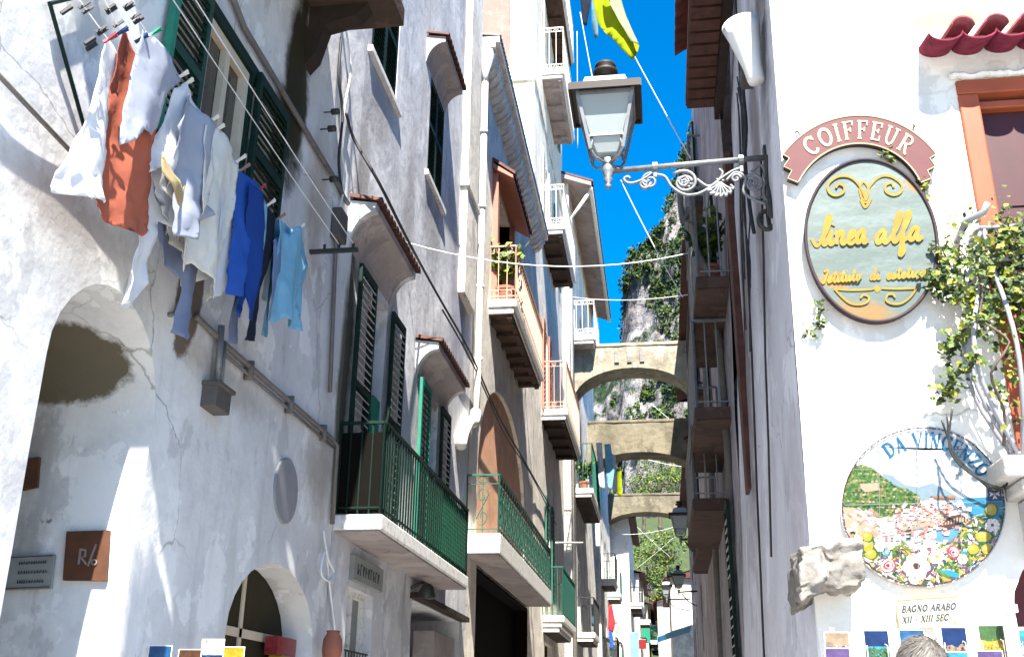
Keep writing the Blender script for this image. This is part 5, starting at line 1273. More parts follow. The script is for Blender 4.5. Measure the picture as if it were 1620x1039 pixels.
# ================================================================== mountain and green slopes
sky_line = [(-60, 30), (-26, 50), (-10, 62), (-7.8, 64), (-5.6, 67), (-4.7, 80), (-3.2, 84), (0, 86.5), (3, 90), (5, 96), (7, 103), (10, 112), (16, 118), (40, 140), (90, 150)]
def sky_h(x):
    for a, b in zip(sky_line, sky_line[1:]):
        if a[0] <= x <= b[0]: return a[1] + (b[1]-a[1])*(x-a[0])/(b[0]-a[0])
    return sky_line[0][1]
k = MB(); nx, nz = 150, 120; vs = []
def cliff_pt(x, f_, n=True):
    h = sky_h(x) + 1.4*noise.noise(Vector((x*.5, 3, 1))) + 1.0*noise.noise(Vector((x*1.4, 3, 1)))
    z = h*f_; y = 180 - (1-f_)*34 + (x**2)*.004
    d = 5*noise.noise(Vector((x*.10, z*.05, 2))) + 3.0*noise.noise(Vector((x*.3, z*.10, 5))) + 1.6*noise.noise(Vector((x*.8, z*.3, 8))) + .8*noise.noise(Vector((x*2, z*.9, 4)))
    return Vector((x + .5*noise.noise(Vector((x, z*.4, 9))), y + d, z))
for j in range(nz+1):
    for i in range(nx+1):
        u = i/nx; x = -60 + 150*u if False else (-40 + 75*u); vs.append(cliff_pt(x, j/nz))
fs = [(j*(nx+1)+i, j*(nx+1)+i+1, (j+1)*(nx+1)+i+1, (j+1)*(nx+1)+i) for j in range(nz) for i in range(nx)]
b0 = len(vs)
for i in range(nx+1): vs.append(vs[nz*(nx+1)+i] + Vector((0, 60, -30)))
fs += [(nz*(nx+1)+i, nz*(nx+1)+i+1, b0+i+1, b0+i) for i in range(nx)]
k.add(vs, fs); tag(k.build("mountain", "cliff_rock", smooth=True), kind="structure")
def clump(k, c, r, n, rnd, size, mats=(0, 0, 1)):
    for _ in range(n):
        d = Vector((rnd.gauss(0, 1), rnd.gauss(0, 1), rnd.gauss(0, 1))); d.normalize(); p = Vector(c) + d*r*rnd.uniform(.45, 1.0)
        a = Vector((rnd.gauss(0, 1), rnd.gauss(0, 1), rnd.gauss(0, 1))).normalized(); b = a.orthogonal().normalized(); s = size*rnd.uniform(.6, 1.3)
        k.mat(rnd.choice(mats)); k.add([p-a*s, p-b*s*.6, p+a*s, p+b*s*.6], [(0, 1, 2, 3)])
rnd = random.Random(33); k = MB()
for _ in range(1500):
    x = rnd.uniform(-9, 14); f_ = rnd.uniform(.45, 1.0)
    if noise.noise(Vector((x*.12, f_*6, 4))) + .5*noise.noise(Vector((x*.4, f_*18, 7))) < .07 + (.12 if f_ < .78 else (-.05 if f_ < .93 else -.4)): continue
    p = cliff_pt(x, f_); r = rnd.uniform(.35, 1.0); clump(k, p + Vector((0, -.4, .2)), r, 16, rnd, .34)
for i in range(160):
    x = -9 + 20*i/160; p = cliff_pt(x, 1.0)
    if rnd.random() < .75: clump(k, p + Vector((0, -.2, .2)), rnd.uniform(.4, 1.3), 22, rnd, .36)
tag(k.build("scrub", ["leaf_dark", "leaf", "earth_green"]), "dark scrub growing over the ledges of the cliff", "scrub", kind="stuff")
# terraced green slope above the far houses
k = MB(); vs = []; nx, ny = 40, 30
for j in range(ny+1):
    for i in range(nx+1):
        x = -25 + 60*i/nx; y = 92 + 40*j/ny; z = 6 + 20*(j/ny)**.9 + 1.2*noise.noise(Vector((x*.15, y*.12, 1))) + (x*.06)
        vs.append(Vector((x, y, z)))
k.add(vs, [(j*(nx+1)+i, j*(nx+1)+i+1, (j+1)*(nx+1)+i+1, (j+1)*(nx+1)+i) for j in range(ny) for i in range(nx)])
k.add([(-25, 92, 0), (35, 92, 0), (35, 92, 7.9), (-25, 92, 4.5)], [(0, 1, 2, 3)])
tag(k.build("hillside", "earth_green", smooth=True), kind="structure")
def tree(lab, px, py, y, hgt, r, seed):
    rnd = random.Random(seed); top = onY(px, py, y); base = Vector((top.x, y, top.z-hgt))
    t = T("bushy_tree", lab, "tree", base, "trees on the slope behind the lane")
    k = MB(); k.tube(spline([base + Vector((0, 0, -1)), base + Vector((.1, 0, hgt*.3)), base + Vector((0, .1, hgt*.7))], 4), [.2*(1-.08*i) for i in range(9)], 7)
    for i in range(5): a = i*1.3; k.tube([base + Vector((0, 0, hgt*.35)), base + Vector((r*.6*math.cos(a), r*.6*math.sin(a), hgt*.7))], [.1, .03], 5)
    k.build("trunk", "bark", t, smooth=True)
    k = MB()
    for _ in range(26):
        c = base + Vector((rnd.gauss(0, r*.42), rnd.gauss(0, r*.42), hgt*rnd.uniform(.38, .98))); clump(k, c, r*rnd.uniform(.2, .42), 46, rnd, r*.06, (0, 0, 1, 0, 1, 0, 2))
    k.build("crown", ["leaf", "leaf_dark", "leaf_yellow"], t)
for i, a in enumerate((("rounded green tree seen through the lower arch, right of the laundry", 1040, 728, 100, 6, 2.2), ("pale green tree top just left of the taller one under the middle arch", 1015, 745, 98, 5, 1.8), ("broad green tree below the lowest arch beside the lamp", 1048, 840, 94, 5, 2.4),
                       ("dark green tree under the lowest arch at the left of the lane gap", 1022, 865, 93, 5, 1.8), ("green tree partly behind the right hand arch pier", 1068, 735, 104, 6, 2.0), ("low tree at the foot of the green slope above the far roofs", 1040, 905, 92, 4, 1.6))):
    tree(*a, seed=50+i)

# small things at the far end of the lane
for i, (lab, px, py, w, h, y, m_) in enumerate((("small white shop sign hanging low over the far lane, left of the blue sheet", 985, 985, .9, .5, 55, "white_plastic"), ("narrow green shop sign over the far lane beside the cream house", 1022, 1000, .5, 1.2, 64, "green_bright"), ("little red shop sign hanging at the bottom of the lane", 1012, 1018, .7, .5, 58, "p_red"))):
    p = onY(px, py, y); t = T("hanging_sign", lab, "sign", p, "shop signs far down the lane"); k = MB(); k.box(p.x-w/2, p.x+w/2, y, y+.08, p.z-h/2, p.z+h/2); k.build("panel", m_, t, bevel=.02)
    k = MB(); k.bar((p.x-w/2-.6, y+.04, p.z+h/2+.08), (p.x+w/2, y+.04, p.z+h/2+.08), .04); k.build("bracket", "iron_dark", t)
for i, (lab, px, py, y, m_) in enumerate((("cream canvas awning low on the left of the far lane", 972, 1015, 44, "cloth_warm"), ("white canvas awning under the red cloth down the lane", 1000, 1030, 56, "cloth_white"))):
    p = onY(px, py, y); k = MB(); k.prism([(p.x-1.6, y, p.z+.5), (p.x+.3, y, p.z), (p.x+.3, y, p.z-.25), (p.x+.27, y, p.z-.25), (p.x+.27, y, p.z-.03), (p.x-1.6, y, p.z+.46)], (0, 2.6, 0)); k.thing("shop_awning", m_, lab, "awning")
# ================================================================== laundry
WL = .34                                     # distance of the drying lines from the wall of A
lines = []
for i, off in enumerate((.24, .36)):
    k = MB(); k.tube(sag((XL+off, 3.767, 5.09), (XL+off, 7.217, 5.07), .02), .004, 5)
    k.thing("clothes_line", "cable_pale", ("inner drying line strung along the wall behind the washing", "outer drying line strung along the wall carrying the washing")[i], "clothes line", "drying lines on the left wall")
def garment(name, lab, outline, m, off=.34, fold=.03, ff=9.0, seed=0, cat="laundry", step=.026, top_y=None, extra=None, wind=.0):
    """hanging cloth: outline in photograph pixels put on a plane a given distance off the wall, with real folds"""
    pts = [L(x, y, off) for x, y in outline]
    def dense(poly):
        out = []
        for i in range(len(poly)):
            a, b = poly[i], poly[(i+1) % len(poly)]; n = max(1, int(math.hypot(b[0]-a[0], b[1]-a[1])/step))
            out += [(a[0]+(b[0]-a[0])*j/n, a[1]+(b[1]-a[1])*j/n) for j in range(n)]
        return out
    lp = dense(pts); vc = [Vector(p) for p in lp]; ed = [(i, (i+1) % len(lp)) for i in range(len(lp))]
    u0, u1 = min(p[0] for p in pts), max(p[0] for p in pts); v0, v1 = min(p[1] for p in pts), max(p[1] for p in pts)
    rnd = random.Random(seed); u = u0
    while u < u1:
        v = v0
        while v < v1:
            a, b = u + rnd.uniform(-.3, .3)*step, v + rnd.uniform(-.3, .3)*step
            if inpoly(a, b, pts): vc.append(Vector((a, b)))
            v += step
        u += step
    r = delaunay_2d_cdt(vc, ed, [], 0, 1e-5); V2, F3 = r[0], r[2]
    def d(u, v):
        t_ = (v1-v)/(v1-v0+1e-6); w = .35 + .65*t_
        return 1.7*fold*w*(math.sin(u*ff*2 + 1.3*math.sin(v*3+seed) + seed) + .7*noise.noise(Vector((u*ff*.7, v*2.2, seed*3.1))) + .55*noise.noise(Vector((u*19, v*8, seed))) + .22*noise.noise(Vector((u*40, v*26, seed)))) + wind*t_*t_
    vs = [(XL + off + d(p[0], p[1]), p[0], p[1]) for p in V2]; fs = []
    for t in F3:
        cu = sum(V2[i][0] for i in t)/3; cv = sum(V2[i][1] for i in t)/3
        if inpoly(cu, cv, pts): fs.append(tuple(t))
    k = MB(); k.add(vs, fs)
    o = k.thing(name, m, lab, cat, "washing hung along the left wall", smooth=True)
    bm = bmesh.new(); bm.from_mesh(o.data); bmesh.ops.delete(bm, geom=[v for v in bm.verts if not v.link_faces], context='VERTS'); bmesh.ops.recalc_face_normals(bm, faces=bm.faces); bm.to_mesh(o.data); bm.free()
    for p in o.data.polygons: p.use_smooth = True
    so = o.modifiers.new("thick", 'SOLIDIFY'); so.thickness = .003
    return o
garment("towel", "long white towel hanging at the left end of the washing line", [(166, 62), (178, 66), (192, 88), (186, 150), (178, 230), (166, 290), (150, 322), (128, 312), (100, 303), (106, 270), (128, 200), (150, 120)], "cloth_white", .32, .028, 8, 1)
garment("towel", "rust red towel hanging beside the long white one", [(193, 50), (205, 52), (222, 90), (240, 150), (250, 215), (246, 290), (234, 345), (210, 375), (178, 352), (150, 320), (154, 280), (178, 170), (190, 90)], "cloth_rust", .34, .03, 7, 2)
garment("tea_towel", "small white tea towel with faint blue pattern in front of the red towel", [(228, 46), (246, 62), (268, 92), (291, 128), (262, 150), (254, 190), (242, 214), (216, 205), (206, 222), (192, 230), (198, 180), (214, 110)], "cloth_grey", .42, .018, 8, 3)
garment("vest", "white shirt with a cream hem hanging at the middle of the line", [(274, 140), (292, 132), (310, 160), (330, 196), (322, 250), (312, 300), (304, 322), (286, 318), (268, 290), (258, 262), (240, 272), (234, 262), (258, 200)], "cloth_white", .40, .025, 9, 4)
garment("hem_band", "folded cream cloth drooping under the white shirt", [(258, 240), (270, 275), (288, 296), (304, 290), (312, 302), (306, 326), (288, 326), (270, 308), (256, 272)], "cloth_cream", .455, .012, 9, 5)
garment("bed_sheet", "crumpled white sheet slung low below the rust red towel", [(234, 268), (252, 272), (268, 310), (292, 330), (318, 312), (330, 300), (328, 360), (322, 404), (304, 396), (276, 372), (252, 350), (244, 400), (236, 448), (216, 488), (190, 478), (202, 420), (222, 350), (234, 310)], "cloth_white", .33, .03, 9, 6)
garment("trousers", "bluish grey trousers dangling below the white sheet", [(238, 318), (252, 345), (278, 378), (306, 400), (328, 398), (316, 440), (306, 480), (296, 520), (284, 538), (270, 526), (282, 470), (284, 440), (262, 410), (246, 384)], "cloth_bluegrey", .30, .022, 9, 7)
garment("tee_shirt", "pale grey white tee shirt right of the middle of the line", [(328, 206), (346, 202), (366, 238), (380, 262), (374, 310), (364, 370), (352, 410), (334, 446), (310, 416), (290, 430), (290, 360), (312, 280)], "cloth_warm", .40, .026, 8, 8)
garment("pillow_case", "white pillow case hanging directly left of the blue shirt", [(352, 258), (378, 264), (388, 300), (382, 360), (372, 420), (356, 468), (330, 472), (330, 420), (342, 340)], "cloth_white", .36, .02, 9, 9)
garment("shirt", "bright blue shirt hanging right of the white clothes", [(382, 268), (396, 282), (412, 300), (410, 360), (402, 410), (396, 470), (388, 503), (384, 470), (376, 450), (370, 470), (357, 465), (366, 400), (374, 340)], "cloth_blue", .38, .026, 9, 10)
garment("skirt", "dark navy garment overlapping the right side of the blue shirt", [(398, 288), (414, 306), (416, 360), (408, 420), (402, 468), (396, 508), (386, 504), (392, 440), (396, 380), (394, 330)], "cloth_navy", .42, .02, 10, 11)
garment("dish_cloth", "greyish dish cloth showing below the bright blue shirt", [(372, 462), (382, 458), (380, 500), (376, 545), (354, 541), (362, 500)], "cloth_bluegrey", .30, .012, 10, 12)
garment("stocking", "black stocking hanging near the right end of the line, longer of the two", [(420, 325), (434, 340), (430, 400), (414, 460), (404, 510), (398, 540), (386, 538), (394, 500), (408, 440), (416, 380)], "cloth_black", .37, .012, 9, 13)
garment("stocking", "teal black stocking between the longer one and the light blue vest", [(432, 345), (444, 355), (442, 420), (430, 480), (420, 534), (410, 530), (418, 470), (428, 410)], "cloth_teal", .35, .012, 9, 14)
garment("undershirt", "light blue undershirt at the right end of the line", [(438, 346), (450, 360), (462, 372), (468, 358), (476, 358), (480, 388), (486, 425), (474, 470), (476, 524), (458, 514), (446, 502), (436, 512), (430, 500), (438, 430)], "cloth_sky", .40, .022, 9, 15)
garment("striped_cloth", "steel blue cloth strip left of the light blue undershirt", [(432, 380), (442, 372), (444, 430), (438, 500), (428, 506), (424, 470)], "cloth_steel", .385, .014, 10, 16)
garment("blouse", "white blouse with loose sleeves overlapping the tee shirt and the white shirt", [(300, 150), (318, 178), (340, 205), (338, 250), (330, 300), (338, 340), (320, 356), (308, 330), (300, 380), (282, 372), (286, 300), (280, 240), (270, 200)], "cloth_grey", .45, .03, 10, 21)
garment("sheet", "broad pale sheet hanging behind the middle garments", [(262, 210), (300, 230), (340, 260), (378, 300), (372, 380), (360, 450), (340, 478), (322, 440), (300, 452), (282, 420), (262, 380), (246, 330)], "cloth_warm", .27, .03, 8, 22)
garment("kerchief", "small pale blue kerchief between the navy garment and the longer stocking", [(410, 312), (424, 326), (424, 380), (418, 420), (408, 440), (404, 400), (404, 350)], "cloth_sky", .40, .014, 10, 23)
garment("camisole", "pale turquoise camisole tucked behind the light blue undershirt", [(446, 352), (462, 362), (480, 384), (488, 420), (478, 470), (476, 505), (458, 490), (446, 470)], "cloth_sky", .33, .018, 9, 24)
garment("apron", "creamy apron strip right of the white shirt, hanging in deep folds", [(322, 196), (336, 208), (338, 270), (330, 330), (322, 350), (312, 330), (316, 260)], "cloth_warm", .47, .02, 12, 25)
garment("sheet", "white sheet filling the gap between the rust red towel and the white shirt", [(244, 215), (258, 205), (276, 230), (284, 290), (280, 350), (262, 372), (246, 340), (240, 280)], "cloth_white", .31, .03, 9, 26)
garment("shirt", "pale shirt hanging between the pillow case and the bright blue shirt", [(366, 262), (378, 268), (388, 300), (382, 380), (374, 440), (362, 452), (352, 430), (360, 340)], "cloth_warm", .29, .02, 9, 27)
garment("vest", "small white vest hanging between the navy garment and the light blue undershirt", [(416, 330), (430, 338), (438, 380), (434, 440), (424, 480), (412, 470), (412, 400)], "cloth_white", .31, .016, 10, 28)
# pegs
rnd = random.Random(4)
for i, (px, py, m_, lab) in enumerate(((172, 62, "c_rose", "pink clothes peg at the top of the long white towel"), (190, 52, "c_navy", "dark blue clothes peg at the top of the rust red towel"), (243, 52, "green_bright", "green clothes peg at the tea towel beside the shutter"), (222, 62, "c_navy", "navy clothes peg left of the tea towel"),
        (287, 120, "cloth_warm", "upper wooden clothes peg where the tea towel meets the white shirt"), (295, 132, "cloth_warm", "lower wooden clothes peg where the tea towel meets the white shirt"), (336, 190, "cloth_warm", "upper pale peg between white shirt and tee shirt"), (345, 204, "cloth_warm", "lower pale peg between white shirt and tee shirt"),
        (380, 252, "cloth_warm", "pale peg at the top of the white pillow case"), (386, 266, "c_pink", "pink peg holding the bright blue shirt"), (412, 298, "c_rose", "rose peg at the navy garment"), (427, 322, "cloth_warm", "pale peg holding the longer stocking"), (443, 344, "c_pink", "pink peg holding the light blue undershirt"), (474, 360, "cloth_warm", "last pale peg at the right end of the washing"))):
    p = onX(px, py, XL+.40); k = MB()
    k.bar(p + Vector((-.02, -.008, -.02)), p + Vector((.03, .012, .025)), .008, .012); k.bar(p + Vector((-.02, -.002, -.02)), p + Vector((.032, .0, .03)), .008, .012)
    k.thing("clothes_peg", m_, lab, "clothes peg", "clothes pegs on the drying lines")
# spare pegs on the lines at the top left
k = None
for i in range(26):
    a = rnd.choice(((130, 5, 165, 55), (170, 5, 190, 45), (200, 5, 222, 38), (100, 10, 108, 22), (140, 60, 145, 78))); t_ = rnd.random()
    p = onX(a[0] + (a[2]-a[0])*t_, a[1] + (a[3]-a[1])*t_, XL+.40); k = MB()
    k.bar(p + Vector((-.012, -.008, -.022)), p + Vector((.018, .008, .022)), .008, .012)
    k.thing("clothes_peg", "cable_black", "dark spare peg clipped to the drying lines above the washing", "clothes peg", "spare dark pegs")
for j, (a, b) in enumerate((((118, -10), (170, 62)), ((160, -10), (192, 52)), ((192, -10), (232, 52)))):
    k = MB(); k.tube([onX(*a, XL+.40), onX(*b, XL+.40)], .003, 5); k.thing("peg_cord", "cable_pale", ("leftmost cord with dark pegs above the washing", "middle cord with dark pegs above the washing", "cord with dark pegs nearest the shutter")[j], "cord", "cords with spare pegs")

# ================================================================== signs and fittings on the left
k = MB(); c = [onY(*p, 5.02) for p in ((105, 840), (172, 838), (167, 918), (99, 917))]
RS = T("wall_sign", "rust brown square sign with a faded pale mark inside the shaded arch", "sign", c[3])
k.prism(c, (0, .025, 0)); k.build("panel", "sign_rust", RS)
k = MB()
def lp(u, v): a = c[3].lerp(c[2], u); b = c[0].lerp(c[1], u); return a.lerp(b, v) + Vector((0, -.004, 0))
strokes(k, [([(.36, .32), (.38, .64)], .05), ([(.38, .62), (.50, .60), (.50, .48), (.40, .46), (.54, .32)], .05), ([(.58, .28), (.74, .72)], .045), (arcp(.72, .36, .06, .05, 0, 360, 10), .03)], None, lp, .002)
k.build("lettering", "sign_ink", RS)
k = MB(); c2 = [onY(*p, 5.02) for p in ((10, 880), (86, 876), (80, 930), (4, 933))]
SS = T("wall_sign", "grey inscribed stone panel beside the rust brown sign, deep in the arch", "sign", c2[3]); k.prism(c2, (0, .02, 0)); k.build("panel", "slate_pale", SS)
k = MB()
def lp2(u, v): a = c2[3].lerp(c2[2], u); b = c2[0].lerp(c2[1], u); return a.lerp(b, v) + Vector((0, -.004, 0))
for r_, y_ in enumerate((.78, .5, .22)):
    x_ = .30
    while x_ < .86: w_ = random.uniform(.02, .05); strokes(k, [([(x_, y_-.05), (x_+w_*.3, y_+.05), (x_+w_, y_-.03)], .02)], None, lp2, .001); x_ += w_ + .02
strokes(k, [([(.04, .96), (.98, .96)], .03), ([(.04, .04), (.98, .04)], .03)], None, lp2, .001); k.build("inscription", "slate_ink", SS)
c3 = [onY(*p, 5.02) for p in ((38, 725), (62, 722), (58, 770), (34, 775))]; k = MB(); k.prism(c3, (0, .02, 0)); k.thing("wall_sign", "sign_rust", "small dark plate high in the shaded arch above the inscribed panel", "sign")
# round grey disc
p = onX(451, 776, XL); k = MB(); k.lathe([(.24, -.01), (.24, .012), (.232, .016), (.10, .017), (.0, .017)], p, (1, 0, 0), 36); k.thing("wall_disc", "disc_grey", "blank round grey disc on the wall above the arched doorway", "disc", smooth=False)
# shop sign board under the green balcony
ys = (8.86, 9.86); k = MB(); k.box(XL, XL+.05, ys[0], ys[1], 2.63, 2.85)
SG = T("shop_sign", "grey green shop name board under the long green balcony", "sign", (XL, 9.3, 2.63)); k.build("board", "slate_pale", SG, bevel=.008)
k = MB()
def lp3(u, v): return Vector((XL+.052, ys[0] + u, 2.63 + v))
def strokesX(k, segs, mp):
    for pts, w in segs:
        for a, b in zip(pts, pts[1:]): k.bar(mp(*a), mp(*b), w, .006, (1, 0, 0))
for i in range(9): x_ = .12 + i*.085; strokesX(k, [([(x_, .06), (x_, .15)], .014), ([(x_, .15 if i % 2 else .06), (x_+.04, .15 if i % 3 else .10)], .014)], lp3)
k.build("lettering", "slate_ink", SG)
# lamp below the balcony
k = MB(); p = Vector((XL, 11.2, 2.83)); k.tube(spline([p + Vector((0, 0, 0)), p + Vector((.12, .0, .06)), p + Vector((.22, -.1, .02))], 4), .018, 6)
SL = T("wall_lamp", "small dark outdoor lamp on the wall under the green balcony", "lamp", p); k.build("arm", "iron_dark", SL)
k = MB(); k.lathe([(.03, 0), (.06, -.02), (.10, -.12), (.09, -.14), (.02, -.13)], p + Vector((.22, -.12, .03)), (.2, -.4, 1), 14); k.build("lamp_shade", "iron_dark", SL, smooth=True)
# cables by the B corner
def cable(lab, pts, r=.012, m="cable_black", group="loose cables on the left wall"):
    k = MB(); k.tube(spline([onX(x, y, XL+o) for x, y, o in pts], 5), r, 6); return k.thing("wall_cable", m, lab, "cable", group, smooth=True)
cable("pale cable looping down beside the long balcony corner", [(548, 50, .04), (555, 110, .04), (545, 170, .05), (540, 230, .05), (546, 280, .04), (538, 330, .04)], .010, "cable_pale")
cable("dark cable dropping along the house corner above the first hood", [(540, 60, .03), (536, 120, .04), (542, 180, .05), (536, 250, .05), (540, 300, .04)], .014)
cable("twisted black cable running diagonally down across the hoods", [(548, 180, .05), (560, 220, .06), (600, 290, .30), (640, 370, .32), (672, 430, .12), (700, 480, .10), (745, 560, .10), (790, 660, .08), (830, 730, .08), (870, 800, .08)], .015)
cable("black cable below the twisted one, sagging past the peach niche", [(700, 490, .08), (750, 580, .08), (800, 690, .07), (840, 750, .07), (880, 830, .07)], .012)
cable("grey conduit standing along the corner beside the shutter", [(532, 370, .04), (530, 420, .04), (526, 520, .04), (522, 620, .04)], .018, "pipe_grey")
cable("pale cable loops hanging beside the shop window", [(512, 838, .04), (518, 880, .06), (528, 905, .06), (520, 918, .06), (508, 905, .05), (515, 870, .05), (522, 930, .04), (535, 1039, .04)], .010, "cable_pale")
k = MB(); p = onX(530, 360, XL); k.box(XL, XL+.09, p.y-.12, p.y+.08, p.z-.14, p.z+.14); k.thing("cable_box", "box_grey", "small grey cable box at the corner above the louvred shutter", "cable box", bevel=.01)
# terracotta jar hanging by the arched door
p = onX(526, 1018, XL+.14); k = MB(); k.lathe([(.02, -.14), (.07, -.11), (.08, -.04), (.075, .03), (.05, .08), (.055, .10), (.04, .10)], p, (0, 0, 1), 18); k.thing("hanging_jar", "terracotta", "small terracotta jar hanging at the edge of the arched shop door", "jar", smooth=True)

# wires across the lane
def wire(lab, p, q, d, r=.006, m="cable_pale"): k = MB(); k.tube(sag(p, q, d), r, 5); return k.thing("street_wire", m, lab, "wire", "wires strung across the lane", smooth=True)
wire("pale wire crossing the lane in front of the orange balcony", onX(640, 383, XL), onY(1100, 398, 11.5), .25, .009)
wire("pale wire rising from the dark balcony to the yellow cloth", onY(1093, 252, 9.5), onY(940, -30, 9.0), .02, .007)
wire("pale wire slanting down behind the lantern to the right balcony", onY(982, 285, 10), onY(1080, 470, 10), .04, .006)
wire("thin wire left of the lantern rising to the hanging clothes", onY(938, 128, 10), onY(918, 20, 10), .01, .006)
wire("thin upright wire close to the white balconies", onY(914, 235, 12), onY(913, 50, 12), .0, .005)
wire("thin wire from the white balcony over to the cliff side", onX(905, 470, -2.0), onY(1095, 465, 22), .12, .012)
wire("white cord in the gap under the first arch", onY(1032, 640, 45), onY(1065, 668, 45), .0, .01)
wire("white wire across the gap under the middle arch", onY(1010, 722, 42), onY(1080, 738, 42), .05, .012)
wire("wire with a small white flag run below the lowest arch", onY(985, 845, 46), onY(1070, 832, 46), .1, .01)
wire("crossing wire over the far green trees, falling to the right", onY(1005, 830, 60), onY(1060, 880, 60), .05, .008)
wire("crossing wire over the far green trees, falling to the left", onY(1065, 850, 58), onY(1005, 900, 58), .05, .008)
wire("pale pole and line in front of the green balcony", onX(880, 858, -1.9), onX(922, 858, -1.6), .0, .02)
# yellow sheet and dark clothes high above
def hang(name, lab, outline, y, m, seed, fold=.05, step=.06, cat="laundry", group="washing high above the lane", tilt=.0):
    pts = [onY(a, b, y) for a, b in outline]; P2 = [(p.x, p.z) for p in pts]
    lp_ = []
    for i in range(len(P2)):
        a, b = P2[i], P2[(i+1) % len(P2)]; n = max(1, int(math.hypot(b[0]-a[0], b[1]-a[1])/step)); lp_ += [(a[0]+(b[0]-a[0])*j/n, a[1]+(b[1]-a[1])*j/n) for j in range(n)]
    vc = [Vector(p) for p in lp_]; ed = [(i, (i+1) % len(lp_)) for i in range(len(lp_))]
    u = min(p[0] for p in P2)
    while u < max(p[0] for p in P2):
        v = min(p[1] for p in P2)
        while v < max(p[1] for p in P2):
            if inpoly(u, v, P2): vc.append(Vector((u + random.uniform(-.2, .2)*step, v + random.uniform(-.2, .2)*step)))
            v += step
        u += step
    r = delaunay_2d_cdt(vc, ed, [], 0, 1e-5); k = MB(); fs = []
    for t in r[2]:
        cu = sum(r[0][i][0] for i in t)/3; cv = sum(r[0][i][1] for i in t)/3
        if inpoly(cu, cv, P2): fs.append(tuple(t))
    k.add([(p[0], y + fold*(math.sin(p[0]*14+seed) + noise.noise(Vector((p[0]*6, p[1]*3, seed)))), p[1]) for p in r[0]], fs)
    o = k.thing(name, m, lab, cat, group, smooth=True)
    bm = bmesh.new(); bm.from_mesh(o.data); bmesh.ops.delete(bm, geom=[v for v in bm.verts if not v.link_faces], context='VERTS'); bmesh.ops.recalc_face_normals(bm, faces=bm.faces); bm.to_mesh(o.data); bm.free()
    for p in o.data.polygons: p.use_smooth = True
    so = o.modifiers.new("thick", 'SOLIDIFY'); so.thickness = .004; return o
hang("towel", "bright yellow towel hanging high against the blue sky", [(932, -30), (958, -30), (975, 25), (1011, 68), (1008, 80), (1000, 95), (985, 84), (962, 58), (944, 30)], 9.0, "cloth_yellow", 1)
hang("pillow_case", "pale yellow white cloth lying along the upper edge of the yellow towel", [(956, -30), (972, -30), (990, 20), (1011, 66), (998, 62), (980, 38), (964, 8)], 8.9, "cloth_paleyel", 2)
hang("sock", "black garment hanging at the upper left of the yellow towel", [(916, -20), (936, -20), (934, 8), (928, 40), (922, 38), (919, 10)], 10, "cloth_black", 3, .02)
hang("sock", "dark teal sock hanging between the black garment and the yellow towel", [(936, -10), (944, 0), (946, 40), (947, 60), (941, 62), (936, 40)], 10, "cloth_teal", 4, .02)
# laundry on the far balconies
for i, (lab, out, y, m_) in enumerate((("white cloth on the far green balcony under the middle arch, leftmost", [(943, 700), (952, 700), (955, 740), (957, 775), (948, 770)], 33, "cloth_white"), ("pale blue cloth beside the yellow one on the far green balcony", [(956, 702), (966, 702), (972, 745), (968, 775), (960, 768)], 33, "cloth_sky"),
        ("yellow cloth strip hanging below the far green balcony", [(976, 742), (983, 742), (985, 785), (977, 782)], 33, "cloth_yellow"), ("white cloth between the blue and yellow ones over the lane", [(964, 715), (974, 720), (978, 775), (970, 780)], 34, "cloth_warm"),
        ("red cloth hanging low down the lane", [(963, 958), (968, 955), (974, 985), (970, 1000), (962, 994)], 40, "cloth_red"), ("blue cloth hanging just under the red one", [(963, 995), (969, 998), (971, 1024), (965, 1028)], 40, "cloth_blue"), ("pale blue cloth on the small balcony left of the red cloth", [(935, 955), (944, 955), (946, 990), (936, 990)], 36, "cloth_sky"),
        ("white blue sheet hanging at the bottom of the lane", [(996, 1000), (1010, 998), (1012, 1060), (998, 1060)], 46, "cloth_sky"))):
    hang("washing", lab, out, y, m_, 10+i, .04, .12, group="washing on the far balconies")

# potted plant on the orange balcony
def pot_plant(lab, c, s, mats, rnd):
    t = T("potted_plant", lab, "plant", c); k = MB(); k.lathe([(.09*s, 0), (.13*s, .18*s), (.15*s, .19*s), (.15*s, .23*s), (.13*s, .23*s)], c, (0, 0, 1), 14); k.build("pot", "terracotta", t, smooth=False)
    k = MB()
    for i in range(46):
        a = rnd.uniform(0, 6.28); l = rnd.uniform(.3, .62)*s; b = Vector(c) + Vector((0, 0, .22*s)); e = b + Vector((math.cos(a)*l*.5, math.sin(a)*l*.5, l)); m_ = (b+e)/2 + Vector((0, 0, .1*s)); w = Vector((-math.sin(a), math.cos(a), 0))*.018*s
        k.mat(rnd.choice((0, 0, 1))); k.add([b-w, b+w, m_+w*1.4, m_-w*1.4, e], [(0, 1, 2, 3), (3, 2, 4)])
        for j in range(5): f_ = .3+.14*j; p = b.lerp(e, f_) + Vector((0, 0, .08*s)); leaves(k, p, 1, .02*s, .11*s, rnd, (0, 1))
    k.build("foliage", mats, t); return t
rnd = random.Random(12)
pot_plant("leafy green and yellow plant in a red pot behind the orange balcony rail", (-2.47, 16.25, 8.2), 1.35, ["leaf", "leaf_yellow"], rnd)
pot_plant("small plant in a terracotta pot on the far green balcony", (-2.2, 31.35, 8.16), 1.1, ["leaf", "leaf_dark"], rnd)
pot_plant("dark trailing plant on the right hand balcony in shade", (.62, 9.75, 5.63), .9, ["leaf_dark", "leaf"], rnd)

